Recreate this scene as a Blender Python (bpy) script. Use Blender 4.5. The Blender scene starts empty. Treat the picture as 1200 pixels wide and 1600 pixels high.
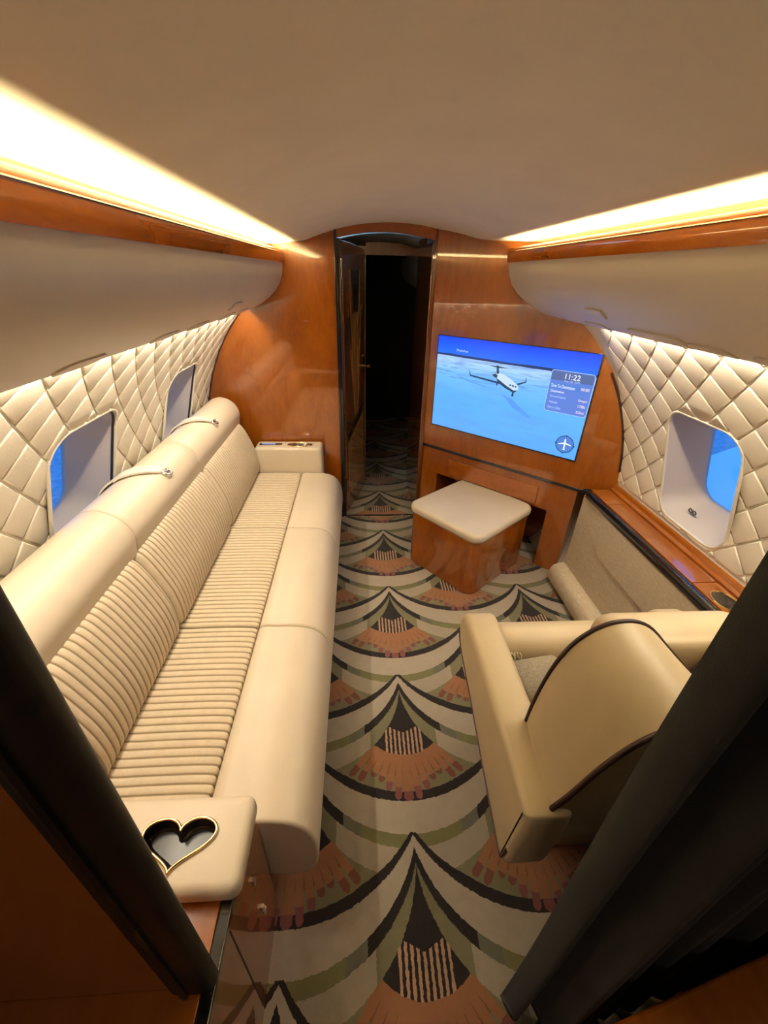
import bpy, bmesh, math, random
from mathutils import Vector, Matrix
random.seed(7)
sc = bpy.context.scene
PI = math.pi

# ------------------------------------------------------------------ camera
cam_d = bpy.data.cameras.new('camera')
cam = bpy.data.objects.new('camera', cam_d)
sc.collection.objects.link(cam)
RX = Vector((0.9982212, -0.05491914, 0.02320199))
RY = Vector((0.00735461, 0.49963025, 0.86620755))
RZ = Vector((-0.05916379, -0.8644961, 0.49914541))
cam.matrix_world = Matrix(((RX.x, RY.x, RZ.x, 0.0), (RX.y, RY.y, RZ.y, 0.0), (RX.z, RY.z, RZ.z, 1.58), (0, 0, 0, 1)))
cam_d.sensor_fit = 'VERTICAL'
cam_d.sensor_height = 32.0
cam_d.lens = 32.0 * 645.39 / 1600.0
cam_d.clip_start = 0.02
sc.camera = cam

# ------------------------------------------------------------------ world, lights, exposure
world = bpy.data.worlds.new('world')
sc.world = world
world.use_nodes = True
bg = world.node_tree.nodes['Background']
bg.inputs[0].default_value = (0.05, 0.29, 0.95, 1)
bg.inputs[1].default_value = 1.4
vs = sc.view_settings
vs.view_transform = 'Standard'
vs.look = 'None'
vs.exposure = 0.3
vs.gamma = 1.0
vs.use_curve_mapping = False

def area(name, loc, sx, sy, rot, energy, col, spread=PI):
    l = bpy.data.lights.new(name, 'AREA')
    l.shape = 'RECTANGLE'
    l.size, l.size_y = sx, sy
    l.energy = energy
    l.color = col
    l.spread = spread
    o = bpy.data.objects.new(name, l)
    o.location = loc
    o.rotation_euler = rot
    sc.collection.objects.link(o)
    return o

XC = 0.172            # cabin centre line
Y0, Y1 = 0.24, 2.68   # lounge extent
WARM = (1.0, 0.84, 0.44)
WARM2 = (1.0, 0.87, 0.67)
COVE = dict(L=(XC - 0.612, 1.6652), R=(XC + 0.612, 1.6872))
area('cove_lamp_left', (COVE['L'][0], 1.46, COVE['L'][1]), 0.008, 2.36, (PI, 0.75, 0), 25, WARM)
area('cove_lamp_right', (COVE['R'][0], 1.30, COVE['R'][1]), 0.008, 1.95, (PI, -0.75, 0), 21, WARM)
area('wall_lamp_left', (XC - 0.812, 1.47, 1.398), 0.014, 2.30, (0, 0.10, 0), 10, WARM2)
area('wall_lamp_right', (XC + 0.853, 1.10, 1.420), 0.014, 1.55, (0, -0.10, 0), 7, WARM2)

def spot(name, loc, target, energy, angle, blend, col, r=0.03):
    l = bpy.data.lights.new(name, 'SPOT')
    l.energy = energy
    l.spot_size = angle
    l.spot_blend = blend
    l.color = col
    l.shadow_soft_size = r
    o = bpy.data.objects.new(name, l)
    o.location = loc
    o.rotation_euler = (Vector(target) - Vector(loc)).to_track_quat('-Z', 'Y').to_euler()
    sc.collection.objects.link(o)
# reading lamps in the undersides of the overhead bins
for i, y in enumerate((0.72, 1.42, 2.1)):
    spot('reading_lamp_left.%03d' % i, (XC - 0.655, y, 1.43), (XC - 0.50, y + 0.05, 0.4), 5.0, 1.9, 0.9, WARM2)
for i, y in enumerate((0.75, 1.45)):
    spot('reading_lamp_right.%03d' % i, (XC + 0.68, y, 1.45), (XC + 0.50, y + 0.05, 0.4), 5.0, 1.9, 0.9, WARM2)
area('vestibule_fill', (-0.42, 3.05, 1.50), 0.3, 0.2, (PI, 0, 0), 9.0, (0.30, 0.62, 1.0))  # added fill out of view, tints the passage ceiling blue

# ------------------------------------------------------------------ materials
class NT:
    def __init__(s, name):
        s.m = bpy.data.materials.new(name)
        s.m.use_nodes = True
        s.t = s.m.node_tree
        s.b = s.t.nodes['Principled BSDF']
    def n(s, typ, **kw):
        nd = s.t.nodes.new(typ)
        for k, v in kw.items():
            setattr(nd, k, v)
        return nd
    def put(s, sock, v):
        if isinstance(v, (int, float)):
            sock.default_value = v
        elif isinstance(v, tuple):
            sock.default_value = v if len(v) != 3 or sock.type != 'RGBA' else (*v, 1)
        else:
            s.t.links.new(v, sock)
    def M(s, op, *a):
        nd = s.n('ShaderNodeMath', operation=op)
        for i, v in enumerate(a):
            s.put(nd.inputs[i], v)
        return nd.outputs[0]
    def mix(s, f, a, b):
        nd = s.n('ShaderNodeMix', data_type='RGBA')
        s.put(nd.inputs[0], f); s.put(nd.inputs[6], a); s.put(nd.inputs[7], b)
        return nd.outputs[2]
    def coords(s, scale=(1, 1, 1), kind='Object'):
        tc = s.n('ShaderNodeTexCoord')
        mp = s.n('ShaderNodeMapping')
        mp.inputs['Scale'].default_value = scale
        s.t.links.new(tc.outputs[kind], mp.inputs[0])
        return mp.outputs[0]
    def noise(s, vec, scale, detail=4, rough=0.6, dist=0.0):
        nd = s.n('ShaderNodeTexNoise')
        s.t.links.new(vec, nd.inputs['Vector'])
        nd.inputs['Scale'].default_value = scale
        nd.inputs['Detail'].default_value = detail
        nd.inputs['Roughness'].default_value = rough
        nd.inputs['Distortion'].default_value = dist
        return nd.outputs[0]
    def ramp(s, f, stops):
        nd = s.n('ShaderNodeValToRGB')
        cr = nd.color_ramp
        while len(cr.elements) < len(stops):
            cr.elements.new(0.5)
        for e, (p, c) in zip(cr.elements, stops):
            e.position = p
            e.color = (*c, 1)
        s.put(nd.inputs[0], f)
        return nd.outputs[0]
    def bump(s, h, strength=0.3, dist=0.002):
        nd = s.n('ShaderNodeBump')
        nd.inputs['Strength'].default_value = strength
        nd.inputs['Distance'].default_value = dist
        s.t.links.new(h, nd.inputs['Height'])
        s.t.links.new(nd.outputs[0], s.b.inputs['Normal'])
    def set(s, **kw):
        for k, v in kw.items():
            s.put(s.b.inputs[k.replace('_', ' ')], v)
        return s

def wood(name, c0, c1, scale, rough=0.22, coat=1.0):
    k = NT(name)
    v = k.coords(scale)
    n1 = k.noise(v, 3.0, 6, 0.65, 1.2)
    v2 = k.coords(tuple(x * 4 for x in scale))
    n2 = k.noise(v2, 9.0, 3, 0.6)
    f = k.M('ADD', k.M('MULTIPLY', n1, 0.75), k.M('MULTIPLY', n2, 0.25))
    k.set(Base_Color=k.ramp(f, [(0.3, c0), (0.5, tuple((a + b) / 2 for a, b in zip(c0, c1))), (0.7, c1)]),
          Roughness=rough, Coat_Weight=coat, Coat_Roughness=0.025, Coat_IOR=1.6)
    return k.m

def plain(name, col, rough=0.5, metal=0.0, coat=0.0, var=0.0, bump=0.0, bscale=300, **kw):
    k = NT(name)
    if var or bump:
        v = k.coords()
    if var:
        n1 = k.noise(v, 6, 4)
        k.set(Base_Color=k.ramp(n1, [(0.3, tuple(c * (1 - var) for c in col)), (0.7, tuple(min(1, c * (1 + var)) for c in col))]))
    else:
        k.set(Base_Color=(*col, 1))
    if bump:
        k.bump(k.noise(v, bscale, 3), bump, 0.002)
    k.set(Roughness=rough, Metallic=metal, Coat_Weight=coat, **kw)
    return k.m

MAT = {}
MAT['wood'] = wood('cherry_veneer', (0.22, 0.050, 0.002), (0.37, 0.105, 0.005), (1.4, 1.4, 0.45))
MAT['wood_h'] = wood('cherry_veneer_long', (0.25, 0.058, 0.0025), (0.41, 0.12, 0.006), (1.4, 0.4, 1.4))
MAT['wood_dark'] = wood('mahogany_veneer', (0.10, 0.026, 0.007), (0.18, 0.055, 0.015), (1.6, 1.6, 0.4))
MAT['inlay'] = wood('pale_inlay', (0.34, 0.15, 0.035), (0.50, 0.25, 0.07), (1.6, 1.6, 0.4))
MAT['black'] = plain('black_lacquer', (0.008, 0.007, 0.007), 0.18, coat=1.0)
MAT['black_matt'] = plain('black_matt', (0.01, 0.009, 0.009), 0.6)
MAT['tray_black'] = plain('black_tray', (0.008, 0.007, 0.009), 0.22)
MAT['strap_leather'] = plain('pale_strap_leather', (0.74, 0.66, 0.52), 0.4, bump=0.1)
MAT['trim_black'] = plain('satin_black_trim', (0.006, 0.0055, 0.005), 0.5)
MAT['door_wood'] = wood('door_veneer', (0.15, 0.042, 0.008), (0.25, 0.08, 0.018), (1.6, 1.6, 0.4))
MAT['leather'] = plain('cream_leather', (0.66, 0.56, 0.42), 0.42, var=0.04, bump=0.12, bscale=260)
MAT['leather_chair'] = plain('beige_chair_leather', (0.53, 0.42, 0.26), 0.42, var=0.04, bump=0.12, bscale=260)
MAT['quilt'] = plain('quilted_cream_leather', (0.73, 0.67, 0.54), 0.5, var=0.05, bump=0.25, bscale=120)
MAT['headliner'] = plain('cream_headliner', (0.76, 0.70, 0.585), 0.75, var=0.03, bump=0.25, bscale=14)
MAT['binpaint'] = plain('ivory_bin_panel', (0.62, 0.56, 0.48), 0.45, var=0.02)
MAT['reveal'] = plain('window_reveal_plastic', (0.58, 0.50, 0.40), 0.45)
MAT['piping'] = plain('brown_piping', (0.035, 0.014, 0.012), 0.5)
MAT['chrome'] = plain('polished_chrome', (0.85, 0.82, 0.75), 0.12, metal=1.0)
MAT['gold'] = plain('polished_brass', (0.85, 0.62, 0.28), 0.18, metal=1.0)
MAT['curtain'] = plain('black_curtain_cloth', (0.007, 0.0062, 0.006), 0.9, bump=0.3, bscale=400, Sheen_Weight=0.08)
MAT['thread'] = plain('wool_fringe', (0.62, 0.52, 0.36), 0.9)
MAT['seam'] = plain('seam_shadow_thread', (0.30, 0.21, 0.11), 0.7)
MAT['led'] = NT('led_strip').set(Base_Color=(0.9, 0.8, 0.6, 1), Emission_Color=(1, 0.75, 0.4, 1), Emission_Strength=3.0).m

def glass_mat():
    k = NT('window_pane_acrylic')
    tr = k.n('ShaderNodeBsdfTransparent')
    tr.inputs[0].default_value = (0.93, 0.97, 1.0, 1)
    gl = k.n('ShaderNodeBsdfGlossy')
    gl.inputs['Roughness'].default_value = 0.03
    mx = k.n('ShaderNodeMixShader')
    mx.inputs[0].default_value = 0.06
    k.t.links.new(tr.outputs[0], mx.inputs[1])
    k.t.links.new(gl.outputs[0], mx.inputs[2])
    k.t.links.new(mx.outputs[0], k.t.nodes['Material Output'].inputs[0])
    return k.m
MAT['glass'] = glass_mat()

def ribbed_fabric():
    k = NT('ribbed_cream_fabric')
    v = k.coords()
    sp = k.n('ShaderNodeSeparateXYZ')
    k.t.links.new(v, sp.inputs[0])
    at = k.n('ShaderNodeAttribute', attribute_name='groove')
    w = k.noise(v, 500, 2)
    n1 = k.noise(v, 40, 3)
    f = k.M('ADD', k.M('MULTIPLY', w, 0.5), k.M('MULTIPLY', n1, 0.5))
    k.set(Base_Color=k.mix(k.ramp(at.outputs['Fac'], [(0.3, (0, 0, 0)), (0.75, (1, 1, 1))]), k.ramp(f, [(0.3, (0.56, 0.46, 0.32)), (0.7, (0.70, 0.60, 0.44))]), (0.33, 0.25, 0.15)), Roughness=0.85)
    k.bump(w, 0.35, 0.002)
    return k.m
MAT['rib'] = ribbed_fabric()

def woven(name, c0, c1, sc_=(1, 1, 1), scale=90):
    k = NT(name)
    v = k.coords(sc_)
    n1 = k.noise(v, scale, 3, 0.7)
    k.set(Base_Color=k.ramp(n1, [(0.3, c0), (0.7, c1)]), Roughness=0.85)
    k.bump(n1, 0.3, 0.002)
    return k.m
MAT['panel_fabric'] = woven('woven_side_panel', (0.46, 0.375, 0.25), (0.63, 0.53, 0.38), (1, 0.35, 2.0))
MAT['blanket'] = woven('grey_knit_blanket', (0.20, 0.17, 0.12), (0.36, 0.31, 0.235), (1, 1, 1), 160)

def carpet_mat():
    k = NT('art_deco_fan_carpet')
    M, mix = k.M, k.mix
    v = k.coords()
    sp = k.n('ShaderNodeSeparateXYZ')
    k.t.links.new(v, sp.inputs[0])
    nz = k.n('ShaderNodeTexNoise')
    nz.inputs['Scale'].default_value = 90
    nz.inputs['Detail'].default_value = 2
    k.t.links.new(v, nz.inputs['Vector'])
    sn = k.n('ShaderNodeSeparateColor')
    k.t.links.new(nz.outputs['Color'], sn.inputs[0])
    X = M('ADD', sp.outputs[0], M('MULTIPLY', M('SUBTRACT', sn.outputs[0], 0.5), 0.008))
    Y = M('ADD', sp.outputs[1], M('MULTIPLY', M('SUBTRACT', sn.outputs[1], 0.5), 0.008))
    PX, PY = 0.76, 0.615
    ux = M('SUBTRACT', X, 0.166)
    wy = M('SUBTRACT', 1.247, Y)
    def wrapu(u): return M('SUBTRACT', u, M('MULTIPLY', PX, M('FLOOR', M('ADD', M('DIVIDE', u, PX), 0.5))))
    def wrapw(w): return M('SUBTRACT', w, M('MULTIPLY', PY, M('FLOOR', M('DIVIDE', w, PY))))
    def hyp(a, b): return M('SQRT', M('ADD', M('MULTIPLY', a, a), M('MULTIPLY', b, b)))
    def sel(c, a, b): return M('ADD', b, M('MULTIPLY', c, M('SUBTRACT', a, b)))
    def AND(a, b): return M('MULTIPLY', a, b)
    def NOT(a): return M('SUBTRACT', 1.0, a)
    lt = lambda a, b: M('LESS_THAN', a, b)
    gt = lambda a, b: M('GREATER_THAN', a, b)
    ua, wa = wrapu(ux), wrapw(wy)
    ub, wb = wrapu(M('SUBTRACT', ux, PX / 2)), wrapw(M('SUBTRACT', wy, PY / 2))
    R1 = 0.4516
    upper = gt(hyp(M('SUBTRACT', M('ABSOLUTE', ua), PX / 2), M('ADD', wa, PY / 2 - 0.063)), R1)
    lower = lt(hyp(ua, M('SUBTRACT', wa, 0.063)), R1)
    inA = sel(lt(wa, PY / 2), upper, lower)
    u, w = sel(inA, ua, ub), sel(inA, wa, wb)
    au = M('ABSOLUTE', u)
    un = M('ABSOLUTE', M('SUBTRACT', au, PX / 2))
    wn = M('ADD', w, PY / 2)
    BEIGE, BEIGE2 = (0.46, 0.385, 0.30), (0.40, 0.34, 0.255)
    BLACK, SAGE, OLIVE, GREY = (0.014, 0.008, 0.008), (0.215, 0.195, 0.105), (0.20, 0.185, 0.075), (0.155, 0.15, 0.105)
    ORANGE, ORANGE2, TERRA, PINK, PEACH = (0.36, 0.155, 0.07), (0.22, 0.10, 0.045), (0.21, 0.065, 0.045), (0.25, 0.075, 0.075), (0.52, 0.31, 0.19)
    # fan of fingers
    wf = M('SUBTRACT', w, 0.2)
    ang = M('ARCTAN2', u, wf)
    rad = hyp(u, wf)
    DEL = 0.125
    kk = M('FLOOR', M('ADD', M('DIVIDE', ang, DEL), 0.5))
    fa = M('MULTIPLY', M('ABSOLUTE', M('SUBTRACT', ang, M('MULTIPLY', kk, DEL))), rad)
    ak = M('ABSOLUTE', kk)
    rb = rt = None
    for i, (b_, t_) in enumerate([(0.283, 0.315), (0.27, 0.312), (0.258, 0.288), (0.246, 0.268), (0.246, 0.262), (0.258, 0.298), (0.262, 0.304)]):
        e = M('COMPARE', ak, float(i), 0.4)
        b2, t2 = M('MULTIPLY', e, b_), M('MULTIPLY', e, t_)
        rb = b2 if rb is None else M('ADD', rb, b2)
        rt = t2 if rt is None else M('ADD', rt, t2)
    isc = M('COMPARE', ak, 0.0, 0.4)
    wid = M('ADD', 0.0118, M('MULTIPLY', isc, 0.005))
    infin = lt(fa, wid)
    col = SAGE
    inner = AND(lt(rad, 0.235), lt(M('ABSOLUTE', ang), 0.8))
    col = mix(inner, col, ORANGE2)
    col = mix(AND(infin, lt(rad, rb)), col, ORANGE)
    tipc = mix(lt(ak, 2.5), TERRA, PINK)
    fr2 = M('DIVIDE', fa, wid)
    tip = AND(AND(infin, gt(rad, rb)), lt(M('ADD', rad, M('MULTIPLY', 0.010, M('MULTIPLY', fr2, fr2))), rt))
    # wedge
    wedge = lt(hyp(u, M('SUBTRACT', w, 0.181)), 0.175)
    st = M('ABSOLUTE', M('SUBTRACT', M('FRACT', M('ADD', M('DIVIDE', u, 0.0168), 0.5)), 0.5))
    stripe = AND(AND(lt(st, 0.24), lt(au, 0.0755)), gt(w, M('SUBTRACT', 0.268, M('MULTIPLY', au, 0.45))))
    col = mix(wedge, col, mix(stripe, BLACK, PEACH))
    # rings hung from the upper neighbour
    in3 = lt(hyp(un, M('SUBTRACT', wn, 0.3424)), 0.3828)
    col = mix(in3, col, mix(lt(un, 0.25), SAGE, BEIGE2))
    in2b = lt(hyp(un, M('SUBTRACT', wn, 0.2476)), 0.4024)
    col = mix(in2b, col, mix(lt(un, 0.228), BLACK, mix(lt(un, 0.168), GREY, OLIVE)))
    in2 = lt(hyp(un, M('SUBTRACT', wn, 0.2122)), 0.4005)
    col = mix(in2, col, BEIGE)
    taper = M('MULTIPLY', 0.019, M('MAXIMUM', 0.0, M('DIVIDE', M('SUBTRACT', au, 0.22), 0.16)))
    ring = AND(gt(hyp(u, M('SUBTRACT', w, 0.063)), M('ADD', 0.4216, taper)), gt(w, 0.3))
    col = mix(ring, col, BLACK)
    col = mix(AND(tip, NOT(in3)), col, tipc)
    n1 = k.noise(v, 25, 4, 0.7)
    n2 = k.noise(v, 600, 2)
    shade = M('ADD', 0.56, M('ADD', M('MULTIPLY', n1, 0.2), M('MULTIPLY', n2, 0.2)))
    hsv = k.n('ShaderNodeHueSaturation')
    k.put(hsv.inputs['Value'], shade)
    k.put(hsv.inputs['Color'], col)
    k.set(Base_Color=hsv.outputs[0], Roughness=0.95, Sheen_Weight=0.15)
    k.bump(n2, 0.5, 0.004)
    return k.m
MAT['carpet'] = carpet_mat()

# ------------------------------------------------------------------ mesh helpers
def link(o, parent=None):
    sc.collection.objects.link(o)
    if parent is not None:
        o.parent = parent
        q = parent
        off = Vector((0, 0, 0))
        while q is not None:
            off += q.location
            q = q.parent
        o.location = -off
    return o

def mesh(name, verts, faces, mat, parent=None, smooth=False, auto=None):
    me = bpy.data.meshes.new(name)
    me.from_pydata([tuple(v) for v in verts], [], faces)
    bm = bmesh.new()
    bm.from_mesh(me)
    bmesh.ops.remove_doubles(bm, verts=bm.verts, dist=1e-6)
    bmesh.ops.recalc_face_normals(bm, faces=bm.faces)
    bm.to_mesh(me)
    bm.free()
    me.materials.append(MAT[mat] if isinstance(mat, str) else mat)
    if smooth:
        for p in me.polygons:
            p.use_smooth = True
        if auto:
            me.set_sharp_from_angle(angle=auto)
    o = bpy.data.objects.new(name, me)
    return link(o, parent)

def thing(name, label, cat, loc=(0, 0, 0), group=None):
    o = bpy.data.objects.new(name, None)
    o.empty_display_size = 0.1
    o.location = loc
    sc.collection.objects.link(o)
    o['label'] = label
    o['category'] = cat
    if group:
        o['group'] = group
    return o
def tag(o, label, cat=None, group=None):
    o['label'] = label
    if cat: o['category'] = cat
    if group: o['group'] = group
    return o
def struct(o, label=None, cat=None):
    o['kind'] = 'structure'
    if label: o['label'] = label
    if cat: o['category'] = cat
    return o
def sroot(name, label, loc=(0, 0, 0), cat=None):
    o = bpy.data.objects.new(name, None)
    o.location = loc
    sc.collection.objects.link(o)
    return struct(o, label, cat)

def bevel_obj(o, w=0.004, seg=3):
    m = o.modifiers.new('bevel', 'BEVEL')
    m.width = w
    m.segments = seg
    m.limit_method = 'ANGLE'
    m.angle_limit = 0.6
    for p in o.data.polygons:
        p.use_smooth = True
    o.data.set_sharp_from_angle(angle=0.7)
    return o

def prism(name, poly, t0, t1, fn, mat, parent=None, bev=0.0, smooth=False):
    """poly: 2-D outline, extruded from t0 to t1; fn(a,b,t)->xyz"""
    n = len(poly)
    V = [fn(a, b, t0) for a, b in poly] + [fn(a, b, t1) for a, b in poly]
    F = [list(range(n))[::-1], list(range(n, 2 * n))] + [[i, (i + 1) % n, n + (i + 1) % n, n + i] for i in range(n)]
    o = mesh(name, V, F, mat, parent, smooth, 0.6 if smooth else None)
    if bev:
        bevel_obj(o, bev)
    return o
XZ = lambda a, b, t: (a, t, b)      # outline in XZ, extruded along Y
XY = lambda a, b, t: (a, b, t)      # outline in XY, extruded along Z
YZ = lambda a, b, t: (t, a, b)      # outline in YZ, extruded along X

def box(name, x0, x1, y0, y1, z0, z1, mat, parent=None, bev=0.0):
    return prism(name, [(x0, y0), (x1, y0), (x1, y1), (x0, y1)], z0, z1, XY, mat, parent, bev)

def smooth_closed(pts, n):
    out = []
    m = len(pts)
    per = max(1, n // m)
    for i in range(m):
        p0, p1, p2, p3 = pts[i - 1], pts[i], pts[(i + 1) % m], pts[(i + 2) % m]
        for j in range(per):
            t = j / per
            out.append(tuple(0.5 * ((2 * b) + (-a + c) * t + (2 * a - 5 * b + 4 * c - d) * t * t + (-a + 3 * b - 3 * c + d) * t ** 3)
                             for a, b, c, d in zip(p0, p1, p2, p3)))
    return out
def smooth_open(pts, per=8):
    out = []
    m = len(pts)
    for i in range(m - 1):
        p0, p1, p2, p3 = pts[max(i - 1, 0)], pts[i], pts[i + 1], pts[min(i + 2, m - 1)]
        for j in range(per):
            t = j / per
            out.append(tuple(0.5 * ((2 * b) + (-a + c) * t + (2 * a - 5 * b + 4 * c - d) * t * t + (-a + 3 * b - 3 * c + d) * t ** 3)
                             for a, b, c, d in zip(p0, p1, p2, p3)))
    out.append(tuple(pts[-1]))
    return out

def offset_poly(p, d):
    """inset a closed 2-D outline by d (either winding)"""
    n = len(p)
    A = sum(p[i][0] * p[(i + 1) % n][1] - p[(i + 1) % n][0] * p[i][1] for i in range(n))
    s = 1 if A > 0 else -1
    out = []
    for i in range(n):
        ax, ay = p[i - 1]
        bx, by = p[(i + 1) % n]
        tx, ty = bx - ax, by - ay
        L = math.hypot(tx, ty) or 1
        out.append((p[i][0] - s * ty / L * d, p[i][1] + s * tx / L * d))
    return out

def round_ends(t0, t1, r, k=5):
    a = []
    for i in range(k + 1):
        th = i / k * PI / 2
        a.append((t0 + r * (1 - math.cos(th)), r * (1 - math.sin(th))))
    return a + [(t0 + t1 - t, d) for t, d in reversed(a)]

def loft(name, prof, stations, fn, mat, parent=None, auto=0.9, groove=None):
    n = len(prof)
    V, F = [], []
    for t, d in stations:
        q = offset_poly(prof, d) if abs(d) > 1e-9 else prof
        V += [fn(a, b, t) for a, b in q]
    for k in range(len(stations) - 1):
        for i in range(n):
            j = (i + 1) % n
            F.append([k * n + i, k * n + j, (k + 1) * n + j, (k + 1) * n + i])
    F.append(list(range(n))[::-1])
    F.append(list(range((len(stations) - 1) * n, len(stations) * n)))
    o = mesh(name, V, F, mat, parent, True, auto)
    if groove is not None:
        at = o.data.attributes.new('groove', 'FLOAT', 'POINT')
        at.data.foreach_set('value', [g for g in groove for _ in range(n)])
    return o

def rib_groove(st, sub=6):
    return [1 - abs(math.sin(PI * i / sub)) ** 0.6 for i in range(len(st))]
def rib_stations(t0, t1, r, pitch, amp, sub=6):
    cnt = max(1, round((t1 - t0) / pitch))
    p = (t1 - t0) / cnt
    st = []
    N = cnt * sub
    for i in range(N + 1):
        t = t0 + (t1 - t0) * i / N
        d = amp * (1 - abs(math.sin(PI * i / sub)) ** 0.6)
        e = min(t - t0, t1 - t)
        if e < r:
            d += r * (1 - math.sqrt(max(0, 1 - (1 - e / r) ** 2)))
        st.append((t, d))
    return st

def tube(name, pts, r, mat, parent=None, seg=8, closed=False):
    V, F = [], []
    P = [Vector(p) for p in pts]
    n = len(P)
    prev = None
    for i, p in enumerate(P):
        a = P[i - 1] if (i > 0 or closed) else P[i]
        b = P[(i + 1) % n] if (i < n - 1 or closed) else P[i]
        t = (b - a).normalized()
        if prev is None:
            up = Vector((0, 0, 1)) if abs(t.z) < 0.9 else Vector((1, 0, 0))
            s = t.cross(up).normalized()
        else:
            s = (prev - t * prev.dot(t)).normalized()
        prev = s
        u = s.cross(t)
        rr = r[i] if isinstance(r, (list, tuple)) else r
        for k in range(seg):
            th = 2 * PI * k / seg
            V.append(p + s * math.cos(th) * rr + u * math.sin(th) * rr)
    for i in range(n if closed else n - 1):
        for k in range(seg):
            l = (k + 1) % seg
            j = (i + 1) % n
            F.append([i * seg + k, i * seg + l, j * seg + l, j * seg + k])
    if not closed:
        F.append(list(range(seg))[::-1])
        F.append(list(range((n - 1) * seg, n * seg)))
    return mesh(name, V, F, mat, parent, True, 0.9)

def rrect(cx, cy, hx, hy, r, k=6):
    out = []
    for sx, sy, a0 in ((1, 1, 0), (-1, 1, PI / 2), (-1, -1, PI), (1, -1, 1.5 * PI)):
        for i in range(k + 1):
            a = a0 + i / k * PI / 2
            out.append((cx + sx * (hx - r) + r * math.cos(a), cy + sy * (hy - r) + r * math.sin(a)))
    return out

def pad(name, cx, cy, hx, hy, z0, z1, r, e, mat, parent=None, rot=0.0, crown=0.0):
    """rounded cushion: rounded-rect plan, rounded top and bottom edges e"""
    pl = rrect(0, 0, hx, hy, r, 8)
    st = round_ends(z0, z1, e)
    c, s = math.cos(rot), math.sin(rot)
    fn = lambda a, b, t: (cx + a * c - b * s, cy + a * s + b * c, t)
    n = len(pl)
    V, F = [], []
    for t, d in st:
        q = offset_poly(pl, d) if d > 1e-9 else pl
        V += [fn(a, b, t) for a, b in q]
    top = len(st) - 1
    for k in range(top):
        for i in range(n):
            j = (i + 1) % n
            F.append([k * n + i, k * n + j, (k + 1) * n + j, (k + 1) * n + i])
    F.append(list(range(n))[::-1])
    last = offset_poly(pl, st[-1][1])
    base = top * n
    for f in (0.75, 0.45, 0.18):
        b2 = len(V)
        V += [fn(a * f, b * f, z1 + crown * (1 - f * f)) for a, b in last]
        F += [[base + i, base + (i + 1) % n, b2 + (i + 1) % n, b2 + i] for i in range(n)]
        base = b2
    F.append([base + i for i in range(n)])
    return mesh(name, V, F, mat, parent, True, 0.9)

# ------------------------------------------------------------------ cabin section
WALL = {-1: (0.60, 1.155), 1: (0.62, 1.185)}
def wall_pt(side, a, y, d=0.0):
    """arc length a above the section's widest point, station y, d inboard"""
    c, R = WALL[side]
    th = a / R
    return (XC + side * (R - d) * math.cos(th), y, c + (R - d) * math.sin(th))
def ceil_z(x):
    h = abs(x - XC)
    T = [(0.44, 1.7413), (0.46, 1.7368), (0.48, 1.7335), (0.52, 1.7285), (0.56, 1.7245), (0.60, 1.7215), (0.66, 1.718), (0.74, 1.71), (0.80, 1.68), (0.95, 1.32), (2, 1.0)]
    if h <= 0.44:
        z = 1.82 - (1.27 - math.sqrt(1.27 ** 2 - h * h))
    else:
        for (h0, z0), (h1, z1) in zip(T, T[1:]):
            if h <= h1:
                z = z0 + (z1 - z0) * (h - h0) / (h1 - h0)
                break
    return z + 0.011 * (x - XC) / 0.58
def top_z(x):
    h = abs(x - XC)
    if h < 0.8:
        return ceil_z(x)
    c, R = WALL[1 if x > XC else -1]
    return c + math.sqrt(max(0, R * R - h * h))

# floor
o = mesh('floor', [(-0.825, -1.2, 0), (1.205, -1.2, 0), (1.205, 5.2, 0), (-0.825, 5.2, 0), (-0.825, -1.2, -0.05), (1.205, -1.2, -0.05), (1.205, 5.2, -0.05), (-0.825, 5.2, -0.05)],
         [[0, 1, 2, 3], [7, 6, 5, 4], [0, 4, 5, 1], [1, 5, 6, 2], [2, 6, 7, 3], [3, 7, 4, 0]], 'carpet')
struct(o, 'art deco carpet of fan motifs in beige, black, olive and coral')

# ceiling
xs = [XC - 0.94 + 1.88 * i / 64 for i in range(65)]
V, F = [], []
ys = [-1.2 + 6.4 * j / 40 for j in range(41)]
for y in ys:
    V += [(x, y, ceil_z(x)) for x in xs]
for j in range(40):
    for i in range(64):
        F.append([j * 65 + i, j * 65 + i + 1, (j + 1) * 65 + i + 1, (j + 1) * 65 + i])
o = mesh('ceiling', V, F, 'headliner', None, True)
m = o.modifiers.new('thickness', 'SOLIDIFY'); m.thickness = 0.03; m.offset = 1
struct(o, 'smooth cream vaulted cabin ceiling lit from both edges')

# side walls with window holes
WIN = {-1: [(1.304, 0.35), (2.14, 0.35)], 1: [(1.382, 0.308)]}   # centre y, arc
WH = (0.185, 0.238, 0.085)
PANE = (0.138, 0.19, 0.075)
REC = 0.125
def cutter(side, yc, ac, grow=0.0, d0=0.08, d1=-0.25):
    pl = rrect(0, 0, WH[0] + grow, WH[1] + grow, WH[2] + grow, 6)
    V = [wall_pt(side, ac + b, yc + a, d0) for a, b in pl] + [wall_pt(side, ac + b, yc + a, d1) for a, b in pl]
    n = len(pl)
    F = [list(range(n))[::-1], list(range(n, 2 * n))] + [[i, (i + 1) % n, n + (i + 1) % n, n + i] for i in range(n)]
    return mesh('cutter', V, F, 'quilt')
def boolean_cut(o, cutters):
    for c in cutters:
        m = o.modifiers.new('cut', 'BOOLEAN'); m.object = c; m.operation = 'DIFFERENCE'; m.solver = 'EXACT'
    bpy.context.view_layer.update()
    dg = bpy.context.evaluated_depsgraph_get()
    me = bpy.data.meshes.new_from_object(o.evaluated_get(dg))
    o.modifiers.clear()
    old = o.data
    o.data = me
    bpy.data.meshes.remove(old)

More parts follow.
